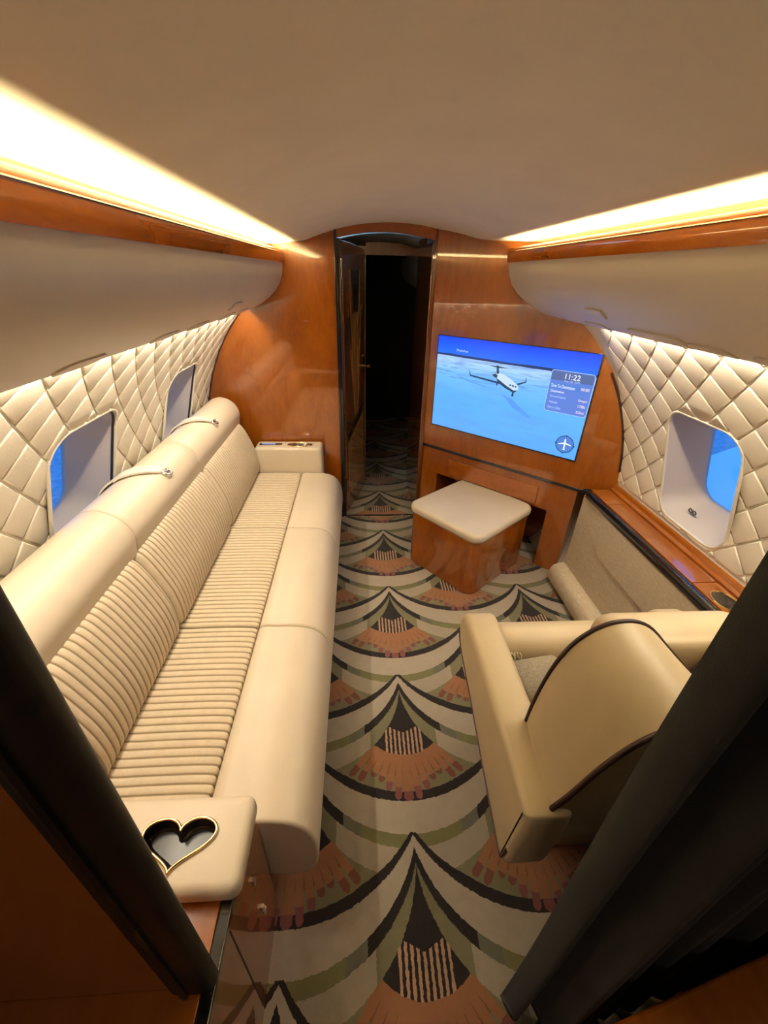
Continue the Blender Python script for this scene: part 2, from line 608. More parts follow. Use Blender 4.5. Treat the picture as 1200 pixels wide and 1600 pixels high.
WALLNAME = {-1: 'wall_left', 1: 'wall_right'}
walls, cutters = {}, {}
for side in (-1, 1):
    c, R = WALL[side]
    a0, a1 = -math.asin(c / R) * R - 0.02, math.asin(((1.452 if side < 0 else 1.48) - c) / R) * R
    na = 30
    V, F = [], []
    for d in (0.0, -0.02):
        for y in (-1.2, 5.2):
            V += [wall_pt(side, a0 + (a1 - a0) * i / na, y, d) for i in range(na + 1)]
    n = na + 1
    for i in range(na):
        F.append([i, i + 1, n + i + 1, n + i])
        F.append([2 * n + i, 3 * n + i, 3 * n + i + 1, 2 * n + i + 1])
        F.append([i, 2 * n + i, 2 * n + i + 1, i + 1])
        F.append([n + i, n + i + 1, 3 * n + i + 1, 3 * n + i])
    F.append([0, n, 3 * n, 2 * n])
    F.append([na, 2 * n + na, 3 * n + na, n + na])
    o = mesh(WALLNAME[side], V, F, 'quilt', None, False)
    cutters[side] = [cutter(side, yc, ac) for yc, ac in WIN[side]]
    boolean_cut(o, cutters[side])
    struct(o, 'curved cream cabin wall behind the sofa, quilted in leather diamonds' if side < 0 else
           'curved cream cabin wall above the wood ledge, quilted in leather diamonds')
    walls[side] = o

# quilt diamonds
def clip(poly, ax, lim, keep_less):
    out = []
    n = len(poly)
    ins = lambda p: (p[ax] <= lim) if keep_less else (p[ax] >= lim)
    for i in range(n):
        p, q = poly[i], poly[(i + 1) % n]
        if ins(p):
            out.append(p)
        if ins(p) != ins(q):
            t = (lim - p[ax]) / (q[ax] - p[ax])
            out.append(tuple(p[k] + t * (q[k] - p[k]) for k in range(2)))
    return out
def pad_mesh(poly, side, y_ref, a_ref, name):
    """poly in (y, a) relative to the reference point; mesh local to wall frame at arc 0, y 0"""
    n = len(poly)
    cx = sum(p[0] for p in poly) / n
    cy = sum(p[1] for p in poly) / n
    V, F = [], []
    rings = [(0.0030, 0.0), (0.0036, 0.0028), (0.0056, 0.0052), (0.0085, 0.0058)]
    cur = []
    for ins, h in rings:
        q = []
        for i in range(n):
            # inset by moving each edge inwards
            p0, p1, p2 = Vector(poly[i - 1]), Vector(poly[i]), Vector(poly[(i + 1) % n])
            e1, e2 = (p1 - p0).normalized(), (p2 - p1).normalized()
            n1, n2 = Vector((-e1.y, e1.x)), Vector((-e2.y, e2.x))
            den = 1 + n1.dot(n2)
            q.append(p1 + (n1 + n2) * ins / max(den, 0.3))
        cur.append(len(V))
        V += [wall_pt(side, a_ref + p.y, y_ref + p.x, h) for p in q]
    for k in range(len(rings) - 1):
        for i in range(n):
            j = (i + 1) % n
            F.append([cur[k] + i, cur[k] + j, cur[k + 1] + j, cur[k + 1] + i])
    ctr = len(V)
    V.append(wall_pt(side, a_ref + cy, y_ref + cx, 0.0062))
    F += [[cur[-1] + i, cur[-1] + (i + 1) % n, ctr] for i in range(n)]
    F.append([cur[0] + i for i in range(n)][::-1])
    me = bpy.data.meshes.new(name)
    me.from_pydata([tuple(v) for v in V], [], F)
    bm = bmesh.new(); bm.from_mesh(me)
    bmesh.ops.recalc_face_normals(bm, faces=bm.faces)
    bm.to_mesh(me); bm.free()
    for p in me.polygons:
        p.use_smooth = True
    me.materials.append(MAT['quilt'])
    return me

LAT = {-1: dict(y=1.0823, a=0.713, hy=0.0735, ha=0.0785, y0=0.27, y1=2.675, a0=0.03, a1=0.90),
       1: dict(y=1.457, a=0.606, hy=0.0765, ha=0.0766, y0=0.27, y1=1.93, a0=0.045, a1=0.93)}
for side in (-1, 1):
    L = LAT[side]
    hy, ha = L['hy'], L['ha']
    full = [(hy, 0), (0, ha), (-hy, 0), (0, -ha)]
    shared = None
    c, R = WALL[side]
    for m_ in range(-9, 6):
        for k_ in range(-20, 20):
            # diamond centres sit between the lattice crossings
            yc = L['y'] + 2 * hy * k_ + (hy if m_ % 2 == 0 else 0.0)
            ac = L['a'] + ha * m_
            if yc + hy <= L['y0'] or yc - hy >= L['y1'] or ac + ha <= L['a0'] or ac - ha >= L['a1']:
                continue
            poly = [(p[0] + yc, p[1] + ac) for p in full]
            poly = clip(poly, 0, L['y0'], False); poly = clip(poly, 0, L['y1'], True) if poly else poly
            poly = clip(poly, 1, L['a0'], False) if poly else poly
            poly = clip(poly, 1, L['a1'], True) if poly else poly
            if len(poly) < 3:
                continue
            ar = abs(sum(poly[i][0] * poly[(i + 1) % len(poly)][1] - poly[(i + 1) % len(poly)][0] * poly[i][1] for i in range(len(poly)))) / 2
            if ar < 0.0006:
                continue
            hit, inside = False, False
            for wy, wa in WIN[side]:
                dx, dy = abs(yc - wy), abs(ac - wa)
                if dx < WH[0] + hy + 0.02 and dy < WH[1] + ha + 0.02:
                    pts = [(p[0] - wy, p[1] - wa) for p in poly]
                    def sd(p):
                        qx, qy = abs(p[0]) - (WH[0] - WH[2]), abs(p[1]) - (WH[1] - WH[2])
                        return math.hypot(max(qx, 0), max(qy, 0)) + min(max(qx, qy), 0) - WH[2]
                    smp = pts + [((p[0] + q[0]) / 2, (p[1] + q[1]) / 2) for p, q in zip(pts, pts[1:] + pts[:1])]
                    ds = [sd(p) for p in smp]
                    if max(ds) < 0.008:
                        inside = True
                    elif min(ds) < 0.012:
                        hit = True
            if inside:
                continue
            whole = len(poly) == 4 and abs(ar - 2 * hy * ha) < 1e-6
            if whole and not hit:
                if shared is None:
                    shared = pad_mesh(full, side, 0, 0, 'quilt_diamond')
                o = bpy.data.objects.new('quilt_diamond', shared)
                sc.collection.objects.link(o)
                # rotate about the section axis
                th = ac / R * (-side)
                o.parent = walls[side]
                ctr = Vector((XC, 0, c))
                o.matrix_local = Matrix.Translation(ctr + Vector((0, yc, 0))) @ Matrix.Rotation(th, 4, 'Y') @ Matrix.Translation(-ctr)
            else:
                ccw = sum(poly[i][0] * poly[(i + 1) % len(poly)][1] - poly[(i + 1) % len(poly)][0] * poly[i][1] for i in range(len(poly)))
                if ccw < 0:
                    poly = poly[::-1]
                me = pad_mesh(poly, side, 0, 0, 'quilt_diamond')
                o = bpy.data.objects.new('quilt_diamond', me)
                sc.collection.objects.link(o)
                if hit:
                    near = min(range(len(WIN[side])), key=lambda i: abs(WIN[side][i][0] - yc))
                    boolean_cut(o, [cutters[side][near]])
                    if len(o.data.polygons) == 0:
                        bpy.data.objects.remove(o); continue
                    o.data.name = 'quilt_diamond'
                o.parent = walls[side]
for side in (-1, 1):
    for c_ in cutters[side]:
        bpy.data.objects.remove(c_)

# windows
wn_ = 0
WLAB = {(-1, 0): 'cabin window behind the middle of the sofa, blue daylight outside',
        (-1, 1): 'cabin window behind the far end of the sofa near the bulkhead',
        (1, 0): 'cabin window above the wood ledge, wing and blue sky outside'}
for side in (-1, 1):
    for wi, (yc, ac) in enumerate(WIN[side]):
        wn_ += 1
        c, R = WALL[side]
        root = sroot('window_%d' % wn_, WLAB[(side, wi)], wall_pt(side, ac - WH[1], yc))
        th = ac / R
        nrm = Vector((side * math.cos(th), 0, math.sin(th)))      # outboard
        tan = Vector((-side * math.sin(th), 0, math.cos(th)))     # up the wall
        ctr = Vector((XC + side * R * math.cos(th), yc, c + R * math.sin(th)))
        big = rrect(0, 0, WH[0] - 0.001, WH[1] - 0.001, WH[2], 8)
        n = len(big)
        rings = []
        rings.append([Vector(wall_pt(side, ac + b, yc + a, 0.004)) for a, b in big])
        sm = rrect(0, 0, PANE[0], PANE[1], PANE[2], 8)
        def P(a, b, e):
            return ctr + Vector((0, a, 0)) + tan * b + nrm * e
        for f, e in ((0.12, 0.03), (0.4, 0.07), (0.75, 0.105), (1.0, REC)):
            rings.append([P(p[0] * (1 - f) + q[0] * f, p[1] * (1 - f) + q[1] * f, e) for p, q in zip(big, sm)])
        rings.append([P(q[0] * 0.985, q[1] * 0.985, REC + 0.006) for q in sm])
        rings.append([P(q[0] * 0.985, q[1] * 0.985, REC + 0.016) for q in sm])
        V = [v for r_ in rings for v in r_]
        F = []
        for k in range(len(rings) - 1):
            F += [[k * n + i, k * n + (i + 1) % n, (k + 1) * n + (i + 1) % n, (k + 1) * n + i] for i in range(n)]
        mesh('window_reveal', V, F, 'reveal', root, True, 0.8)
        mesh('pane', [P(q[0] * 0.98, q[1] * 0.98, REC + 0.008) for q in sm] + [P(q[0] * 0.98, q[1] * 0.98, REC + 0.012) for q in sm],
             [list(range(n)), list(range(n, 2 * n))[::-1]] + [[i, (i + 1) % n, n + (i + 1) % n, n + i] for i in range(n)], 'glass', root)
        # padded rim
        rim = rrect(0, 0, WH[0] + 0.004, WH[1] + 0.004, WH[2], 8)
        tube('window_rim', [wall_pt(side, ac + b, yc + a, 0.002) for a, b in rim], 0.006, 'quilt', root, 8, True)
        # shadow gap inside the rim, drawn as a black line
        gk = rrect(0, 0, WH[0] - 0.003, WH[1] - 0.003, WH[2], 8)
        if side < 0:
            tube('shadow_gap', [wall_pt(side, ac + b, yc + a, -0.004) for a, b in gk], 0.0045, 'black_matt', root, 6, True)
        # shade latch: two small rings
        lb = 0.80 if side < 0 else -0.86
        for s_ in (-1, 1):
            cc = P(s_ * 0.011 + (0.0 if side < 0 else 0.06), (WH[1] * lb), 0.045 if side < 0 else 0.04)
            ring = [cc + Vector((0, math.cos(t) * 0.009, 0)) + tan * math.sin(t) * 0.009 for t in [2 * PI * i / 14 for i in range(14)]]
            tube('shade_latch', ring, 0.003, 'black', root, 6, True)

# ------------------------------------------------------------------ bulkhead with doorway
DL, DR = -0.118, 0.432
def wallx(side, z):
    c, R = WALL[side]
    return XC + side * math.sqrt(max(0, R * R - (z - c) ** 2))
# left panel outline
poly = [(DL, 0.0)]
x = DL
N_ = 40
xe = XC - 0.80
for i in range(N_ + 1):
    xx = DL + (xe - DL) * i / N_
    poly.append((xx, ceil_z(xx)))
for i in range(1, 31):
    z = 1.40 * (1 - i / 30)
    poly.append((wallx(-1, z) , z))
wb = prism('wall_back', poly, Y1, Y1 + 0.035, XZ, 'wood')
struct(wb, 'glossy orange cherry wood bulkhead panel left of the doorway')
tube('edge_seal', [(XC - math.sqrt((WALL[-1][1] - 0.007) ** 2 - (z - WALL[-1][0]) ** 2), Y1 - 0.002, z) for z in [0.62 + 0.77 * i / 24 for i in range(25)]], 0.005, 'piping', wb, 6)
def dtop(x):
    h = x - (DL + DR) / 2
    return 1.778 - 0.035 * (h / 0.275) ** 2
xsn = [DL + (DR - DL) * i / 24 for i in range(25)]
hdr = prism('header_panel', [(x, ceil_z(x)) for x in xsn] + [(x, dtop(x)) for x in reversed(xsn)], Y1, Y1 + 0.035, XZ, 'wood_h', wb)

# small inlaid marks: two tiny placards on the panel
for i, (x, z) in enumerate(((-0.19, 1.535), (-0.305, 1.33))):
    box('placard', x - 0.014, x + 0.014, Y1 - 0.0015, Y1, z - 0.002, z + 0.002, 'chrome', wb)

# door frame in black lacquer
fr = sroot('trim_1', 'black lacquered frame lining the arched doorway', (0.15, Y1, 0))
box('jamb', DL, DL + 0.022, Y1 - 0.008, Y1 + 0.09, 0, dtop(DL) - 0.0, 'black', fr, 0.005)
box('jamb', DR - 0.020, DR, Y1 - 0.008, Y1 + 0.42, 0, dtop(DR) - 0.0, 'wood_dark', fr, 0.005)
box('jamb_edge', DR - 0.006, DR + 0.006, Y1 - 0.012, Y1 - 0.004, 0, ceil_z(DR), 'wood_dark', fr, 0.002)
box('jamb_edge', DL - 0.010, DL + 0.004, Y1 - 0.012, Y1 - 0.004, 0, ceil_z(DL), 'black', fr, 0.002)
th = box('trim_2', DL, DR - 0.02, Y1 - 0.012, Y1 + 0.012, -0.002, 0.006, 'chrome', None, 0.002)
struct(th, 'thin polished metal threshold strip across the doorway floor')
# hinges on the left jamb
for z in (1.60, 0.72, 0.25):
    tube('hinge', [(DL + 0.024, Y1 + 0.012, z - 0.05), (DL + 0.024, Y1 + 0.012, z + 0.05)], 0.007, 'chrome' if z > 1 else 'black', fr)

# open door leaf
dA = Vector((DL + 0.03, Y1 + 0.05, 0)); dB = Vector((0.047, 3.175, 0))
dv = (dB - dA); dW = dv.length; dv.normalize()
dn = Vector((dv.y, -dv.x, 0))    # faces the doorway, camera right
def leaf(a, b, t):
    p = dA + dv * a + dn * t
    return (p.x, p.y, b)
door = sroot('door_1', 'glossy dark wood door with art deco fan inlay, swung open into the dark passage', (dA.x, dA.y, 0))
prism('door_leaf', [(0, 0.012), (dW, 0.012), (dW, 1.715)] + [(dW * (1 - i / 8), 1.715 + 0.022 * math.sin(i / 8 * PI / 2)) for i in range(1, 9)], 0.0, -0.03, leaf, 'door_wood', door, 0.004)
def inl(poly, mat='inlay', h=0.0025):
    prism('inlay', poly, 0.0, h, leaf, mat, door)
cxl = dW * 0.52
inl([(cxl - 0.085, 1.60), (cxl + 0.085, 1.60), (cxl + 0.045, 1.38), (cxl - 0.045, 1.38)], 'black')
for s_ in (-1, 1):
    inl([(cxl + s_ * 0.10, 1.60), (cxl + s_ * 0.125, 1.60), (cxl + s_ * 0.022, 0.70), (cxl + s_ * 0.010, 0.70)])
    inl([(cxl + s_ * 0.13, 1.40), (cxl + s_ * 0.155, 1.40), (cxl + s_ * 0.036, 0.70), (cxl + s_ * 0.026, 0.70)])
    inl([(cxl + s_ * 0.135, 1.42), (cxl + s_ * 0.15, 1.30), (cxl + s_ * 0.11, 1.14), (cxl + s_ * 0.10, 1.2)], 'black')
    inl([(cxl + s_ * 0.055, 1.36), (cxl + s_ * 0.072, 1.36), (cxl + s_ * 0.012, 0.72), (cxl + s_ * 0.004, 0.72)])
inl([(cxl - 0.04, 1.36), (cxl + 0.04, 1.36), (cxl + 0.004, 0.72), (cxl - 0.004, 0.72)])
inl([(0.05, 0.60), (0.05, 0.56), (dW - 0.05, 0.70), (dW - 0.05, 0.74)], 'black')
inl([(0.05, 0.53), (0.05, 0.14), (dW - 0.05, 0.14), (dW - 0.05, 0.66)])
hp = dA + dv * (dW - 0.045) + dn * 0.0
knob = tube('door_knob', [(hp.x, hp.y, 1.0), (hp.x + dn.x * 0.03, hp.y + dn.y * 0.03, 1.0), (hp.x + dn.x * 0.055, hp.y + dn.y * 0.055, 1.0)], [0.009, 0.008, 0.016], 'gold', door, 10)
tube('lock_plate', [(hp.x, hp.y, 1.07), (hp.x + dn.x * 0.006, hp.y + dn.y * 0.006, 1.07)], 0.012, 'gold', door, 10)

# dark passage and aft cabin behind the doorway
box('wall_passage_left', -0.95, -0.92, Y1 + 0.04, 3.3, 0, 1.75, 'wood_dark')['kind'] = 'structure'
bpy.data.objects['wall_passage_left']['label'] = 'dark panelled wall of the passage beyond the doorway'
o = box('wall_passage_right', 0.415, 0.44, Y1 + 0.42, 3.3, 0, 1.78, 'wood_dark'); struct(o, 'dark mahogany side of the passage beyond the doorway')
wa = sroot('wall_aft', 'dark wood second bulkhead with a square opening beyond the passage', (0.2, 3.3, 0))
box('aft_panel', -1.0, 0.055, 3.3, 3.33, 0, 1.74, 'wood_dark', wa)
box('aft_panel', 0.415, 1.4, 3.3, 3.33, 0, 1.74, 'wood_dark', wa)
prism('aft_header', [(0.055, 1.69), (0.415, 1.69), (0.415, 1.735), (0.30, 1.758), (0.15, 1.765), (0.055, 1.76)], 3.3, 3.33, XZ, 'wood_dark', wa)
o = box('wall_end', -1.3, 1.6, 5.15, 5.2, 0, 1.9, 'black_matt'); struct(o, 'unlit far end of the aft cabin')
o = prism('aft_overhead_bin', [(0.46, 1.72), (0.47, 1.60), (0.53, 1.50), (0.64, 1.45), (0.9, 1.40), (0.9, 1.75)], 3.36, 5.1, XZ, 'binpaint')
tag(o, 'dim grey overhead bin glimpsed through the dark doorway', 'overhead bin')

# ------------------------------------------------------------------ media wall (angled TV cabinet)
TD = Vector((0.7312, -0.6822, 0)); TN = Vector((-0.6822, -0.7312, 0))    # along the face, out of the face
TP = Vector((DR - 0.002, Y1, 0))
def tv(s, z, t):
    p = TP + TD * s + TN * t
    return (p.x, p.y, z)
SF = 1.05                      # fold
FOLD = TP + TD * SF
mw = thing('media_cabinet', 'glossy orange wood corner cabinet holding the television beside the doorway', 'cabinet', (0.9, 2.3, 0))
n_ = 40
Vt, Ft = [], []
ss = [SF * i / n_ for i in range(n_ + 1)]
def upper_outline():
    pts = [(0.0, 0.585), (SF, 0.585)]
    for s in reversed(ss):
        x = (TP + TD * s).x
        pts.append((s, top_z(x) - (0.0 if abs(x - XC) < 0.8 else 0.0)))
    return pts
prism('upper_panel', upper_outline(), 0.0, -0.03, lambda a, b, t: tv(a, b, t), 'wood', mw)
# return face from the fold to the side wall
RE = Vector((1.395, 1.862, 0))
rd = RE - FOLD; rL = rd.length; rd.normalize(); rn = Vector((rd.y, -rd.x, 0))
pts = [(0, 0.585)]
for i in range(0, 17):
    q = rL * (1 - i / 16)
    x = (FOLD + rd * q).x
    h = x - XC
    c, R = WALL[1]
    hh = R * R - h * h
    pts.append((q, max(0.586, c + math.sqrt(hh) if hh > 0 else 0.62)))
prism('return_panel', pts, 0.0, -0.03, lambda a, b, t: tuple(FOLD + rd * a + rn * t + Vector((0, 0, b))), 'wood', mw)
bead = []
for i in range(0, 17):
    q = rL * i / 16
    p = FOLD + rd * q
    hh = (WALL[1][1] - 0.007) ** 2 - (p.x - XC) ** 2
    if hh > 0:
        bead.append((p.x + rn.x * 0.002, p.y + rn.y * 0.002, WALL[1][0] + math.sqrt(hh)))
tube('edge_seal', [b_ for b_ in bead if b_[2] > 0.59], 0.006, 'piping', mw, 6)
# shadow strip under the upper body
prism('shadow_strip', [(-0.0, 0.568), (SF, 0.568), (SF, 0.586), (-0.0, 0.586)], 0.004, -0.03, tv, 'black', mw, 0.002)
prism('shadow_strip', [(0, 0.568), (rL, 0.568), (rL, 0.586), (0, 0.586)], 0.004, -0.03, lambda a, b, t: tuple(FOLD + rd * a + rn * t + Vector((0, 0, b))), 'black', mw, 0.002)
# lower body: two pilasters, rail, knee recess
RL_, RR_, RT_ = 0.14, 0.915, 0.392
prism('lower_pilaster', [(0, 0), (RL_, 0), (RL_, 0.568), (0, 0.568)], -0.008, -0.40, lambda a, b, t: tv(a, b, max(t, -0.05) if a < 0.05 else t), 'wood', mw)
prism('lower_pilaster', [(RR_, 0), (SF, 0), (SF, 0.568), (RR_, 0.568)], -0.008, -0.30, tv, 'wood', mw)
prism('lower_rail', [(RL_, RT_), (RR_, RT_), (RR_, 0.568), (RL_, 0.568)], -0.008, -0.30, tv, 'wood', mw)
prism('recess_back', [(RL_, 0), (RR_, 0), (RR_, RT_), (RL_, RT_)], -0.28, -0.30, tv, 'wood', mw)
prism('drawer_front', [(0.225, 0.412), (0.84, 0.412), (0.84, 0.522), (0.225, 0.522)], 0.002, -0.012, tv, 'wood_h', mw, 0.002)

# television
tvo = thing('television', 'flat television showing a blue in-flight map with a white jet', 'television', tuple(TP + TD * 0.53 + Vector((0, 0, 0.73))))
S0, Z0, SW, SH = 0.076, 0.738, 0.918, 0.536
prism('bezel', [(S0 - 0.006, Z0 - 0.008), (S0 + SW + 0.006, Z0 - 0.008), (S0 + SW + 0.006, Z0 + SH + 0.004), (S0 - 0.006, Z0 + SH + 0.004)], 0.008, 0.0005, tv, 'black', tvo, 0.002)
def screen_mat():
    k = NT('map_screen')
    M, mix = k.M, k.mix
    tc = k.n('ShaderNodeTexCoord')
    sp = k.n('ShaderNodeSeparateXYZ')
    k.t.links.new(tc.outputs['UV'], sp.inputs[0])
    s, h = sp.outputs[0], sp.outputs[1]
    mp = k.n('ShaderNodeMapping'); mp.inputs['Scale'].default_value = (2.2, 14, 1)
    k.t.links.new(tc.outputs['UV'], mp.inputs[0])
    nz = k.noise(mp.outputs[0], 3.0, 4, 0.6, 0.6)
    mp2 = k.n('ShaderNodeMapping'); mp2.inputs['Scale'].default_value = (1.2, 4, 1)
    k.t.links.new(tc.outputs['UV'], mp2.inputs[0])
    nz2 = k.noise(mp2.outputs[0], 3.0, 3, 0.5, 0.3)
    hor = 0.815
    g = M('DIVIDE', h, hor)
    ground = k.ramp(g, [(0.0, (0.10, 0.37, 1.0)), (0.5, (0.10, 0.40, 1.0)), (0.78, (0.16, 0.47, 0.98)), (0.93, (0.36, 0.60, 0.92)), (1.0, (0.34, 0.50, 0.80))])
    band = M('MULTIPLY', M('SUBTRACT', 1.0, k.ramp(nz, [(0.36, (0, 0, 0)), (0.5, (1, 1, 1))])), M('GREATER_THAN', g, 0.70))
    ground = mix(M('MULTIPLY', band, 0.55), ground, (0.07, 0.14, 0.26))
    soft = k.ramp(nz2, [(0.35, (1, 1, 1)), (0.55, (0, 0, 0))])
    ground = mix(M('MULTIPLY', soft, 0.35), ground, (0.10, 0.29, 0.95))
    sky = k.ramp(M('DIVIDE', M('SUBTRACT', h, hor), 1 - hor), [(0.0, (0.018, 0.15, 1.0)), (1.0, (0.006, 0.055, 0.80))])
    hz = M('ADD', hor, M('MULTIPLY', M('SUBTRACT', nz2, 0.5), 0.03))
    colr = mix(M('GREATER_THAN', h, hz), ground, sky)
    colr = mix(M('LESS_THAN', M('ABSOLUTE', M('SUBTRACT', h, hz)), 0.012), colr, (0.01, 0.035, 0.14))
    k.set(Base_Color=(0, 0, 0, 1), Roughness=0.2, Emission_Color=colr, Emission_Strength=1.0)
    return k.m
MAT['screen'] = screen_mat()
scr = mesh('screen', [tv(S0, Z0, 0.0092), tv(S0 + SW, Z0, 0.0092), tv(S0 + SW, Z0 + SH, 0.0092), tv(S0, Z0 + SH, 0.0092)], [[0, 1, 2, 3]], 'screen', tvo)
uv = scr.data.uv_layers.new(name='uv')
for lp in scr.data.loops:
    p = Vector(scr.data.vertices[lp.vertex_index].co)
    uv.data[lp.index].uv = ((p - TP).dot(TD) / SW - S0 / SW, (p.z - Z0) / SH)
def emis(name, col, st=1.0):
    return NT(name).set(Base_Color=(0, 0, 0, 1), Emission_Color=(*col, 1), Emission_Strength=st, Roughness=0.3).m
MAT['e_panel'] = emis('screen_panel_ink', (0.10, 0.20, 0.62))
MAT['e_paneldark'] = emis('screen_panel_head', (0.08, 0.13, 0.32))
MAT['e_white'] = emis('screen_white_ink', (0.85, 0.92, 1.0))
MAT['e_pale'] = emis('screen_pale_ink', (0.45, 0.62, 1.0))
MAT['e_peach'] = emis('screen_peach_ink', (0.95, 0.75, 0.75))
MAT['e_dark'] = emis('screen_dark_ink', (0.012, 0.05, 0.11))
MAT['e_jet'] = emis('screen_jet_ink', (0.50, 0.66, 0.86))
MAT['e_shadow'] = emis('screen_shadow_ink', (0.09, 0.30, 0.85))
MAT['e_comp'] = emis('screen_compass_ink', (0.07, 0.20, 0.60))
def flat(name, poly, mat, lay, parent=scr):
    t = 0.0094 + 0.0003 * lay
    mesh(name, [tv(S0 + a, Z0 + b, t) for a, b in poly], [list(range(len(poly)))], mat, parent)
flat('jet_shadow', [(0.448, 0.27), (0.509, 0.254), (0.648, 0.17), (0.621, 0.169), (0.529, 0.204)], 'e_shadow', 0)
flat('jet_shadow', [(0.13, 0.335), (0.22, 0.312), (0.35, 0.295), (0.35, 0.29), (0.22, 0.305)], 'e_shadow', 0)
flat('jet_wing', [(0.227, 0.365), (0.230, 0.366), (0.239, 0.345), (0.438, 0.330), (0.439, 0.320), (0.235, 0.337)], 'e_dark', 1)
flat('jet_wing', [(0.523, 0.338), (0.571, 0.358), (0.570, 0.375), (0.574, 0.376), (0.577, 0.354), (0.532, 0.331)], 'e_dark', 1)
flat('jet_tailplane', [(0.34, 0.412), (0.402, 0.414), (0.461, 0.410), (0.403, 0.405)], 'e_dark', 1)
flat('jet_fuselage', [(0.387, 0.362), (0.395, 0.378), (0.410, 0.384), (0.47, 0.366), (0.53, 0.334), (0.540, 0.318), (0.537, 0.306), (0.517, 0.289), (0.46, 0.310), (0.418, 0.332)], 'e_jet', 2)
flat('jet_belly', [(0.400, 0.352), (0.43, 0.338), (0.47, 0.318), (0.515, 0.300), (0.538, 0.306), (0.517, 0.287), (0.46, 0.306), (0.415, 0.328)], 'e_dark', 3)
flat('jet_fin', [(0.393, 0.417), (0.405, 0.418), (0.414, 0.377), (0.400, 0.372)], 'e_dark', 3)
flat('jet_engine', [(0.373, 0.372), (0.380, 0.358), (0.404, 0.350), (0.408, 0.366), (0.392, 0.374), (0.382, 0.366)], 'e_dark', 3)
for a in (0.484, 0.500, 0.516):
    flat('jet_window', [(a, 0.330 - (a - 0.484) * 0.1), (a + 0.011, 0.329 - (a - 0.484) * 0.1), (a + 0.012, 0.321 - (a - 0.484) * 0.1), (a + 0.001, 0.322 - (a - 0.484) * 0.1)], 'e_dark', 4)
flat('jet_gear', [(0.509, 0.294), (0.506, 0.267), (0.519, 0.268), (0.517, 0.293)], 'e_dark', 4)
flat('jet_gear', [(0.405, 0.325), (0.414, 0.325), (0.415, 0.311), (0.407, 0.312)], 'e_dark', 4)
flat('info_panel_edge', [(a + 0.0, b) for a, b in rrect(0.807, 0.336, 0.1085, 0.1055, 0.014, 4)], 'e_pale', 1)
flat('info_panel', rrect(0.807, 0.336, 0.1065, 0.1035, 0.013, 4), 'e_panel', 2)
flat('info_panel_head', [(0.704, 0.392), (0.910, 0.392), (0.910, 0.428), (0.902, 0.437), (0.712, 0.437), (0.704, 0.428)], 'e_paneldark', 3)
flat('info_panel_row', [(0.7015, 0.351), (0.860, 0.351), (0.860, 0.376), (0.7015, 0.376)], 'e_comp', 3)
flat('compass', [(0.849 + 0.048 * math.cos(2 * PI * i / 32), 0.073 + 0.048 * math.sin(2 * PI * i / 32)) for i in range(32)], 'e_dark', 1)
flat('compass', [(0.849 + 0.044 * math.cos(2 * PI * i / 32), 0.073 + 0.044 * math.sin(2 * PI * i / 32)) for i in range(32)], 'e_comp', 2)
def rotp(pts, cx, cy, a):
    c, s = math.cos(a), math.sin(a)
    return [(cx + x * c - y * s, cy + x * s + y * c) for x, y in pts]
A_ = 0.05
flat('compass_plane', rotp([(-0.0035, -0.030), (0.0035, -0.030), (0.004, 0.024), (0, 0.034), (-0.004, 0.024)], 0.849, 0.073, A_), 'e_white', 3)
flat('compass_plane', rotp([(-0.033, -0.004), (-0.033, 0.001), (0, 0.011), (0.033, 0.001), (0.033, -0.004), (0, 0.003)], 0.849, 0.073, A_), 'e_white', 4)
flat('compass_plane', rotp([(-0.013, -0.031), (0, -0.024), (0.013, -0.031), (0, -0.028)], 0.849, 0.073, A_), 'e_white', 4)
for a in range(4):
    flat('compass_tick', rotp([(-0.005, 0.044), (0.005, 0.044), (0.005, 0.051), (-0.005, 0.051)], 0.849, 0.073, a * PI / 2), 'e_dark', 3)
def text(body, s, z, w, hgt, mat, lay=5):
    cu = bpy.data.curves.new('lettering', 'FONT')
    cu.body = body
    cu.size = 1.0
    ob = bpy.data.objects.new('lettering', cu)
    sc.collection.objects.link(ob)
    dg = bpy.context.evaluated_depsgraph_get()
    me = bpy.data.meshes.new_from_object(ob.evaluated_get(dg))
    bpy.data.objects.remove(ob)
    x0 = min(v.co.x for v in me.vertices); x1 = max(v.co.x for v in me.vertices)
    y0 = min(v.co.y for v in me.vertices); y1 = max(v.co.y for v in me.vertices)
    t = 0.0094 + 0.0003 * lay
    for v in me.vertices:
        a = S0 + s + (v.co.x - x0) / (x1 - x0) * w
        b = Z0 + z + (v.co.y - y0) / (y1 - y0) * hgt - hgt / 2
        v.co = Vector(tv(a, b, t))
    me.materials.clear()
    me.materials.append(MAT[mat])
    for p in me.polygons:
        p.material_index = 0
    o = bpy.data.objects.new('lettering', me)
    link(o, scr)
text('11:22', 0.772, 0.416, 0.074, 0.026, 'e_white')
text('Aug. 06, 2025', 0.770, 0.393, 0.078, 0.011, 'e_pale')
text('Time To Destination', 0.710, 0.364, 0.122, 0.016, 'e_white')
text('00:00', 0.861, 0.366, 0.040, 0.014, 'e_peach')
text('Destination', 0.715, 0.337, 0.068, 0.012, 'e_white')
text('Ground Speed', 0.716, 0.309, 0.082, 0.014, 'e_pale')
text('0mph', 0.862, 0.309, 0.042, 0.015, 'e_peach')
text('Altitude', 0.717, 0.281, 0.044, 0.012, 'e_pale')
text('178ft', 0.866, 0.282, 0.036, 0.014, 'e_peach')
text('Dist to Dest', 0.716, 0.254, 0.068, 0.012, 'e_pale')
text('0.0mi', 0.864, 0.252, 0.038, 0.014, 'e_peach')
text('Mukahes', 0.130, 0.468, 0.076, 0.013, 'e_pale')

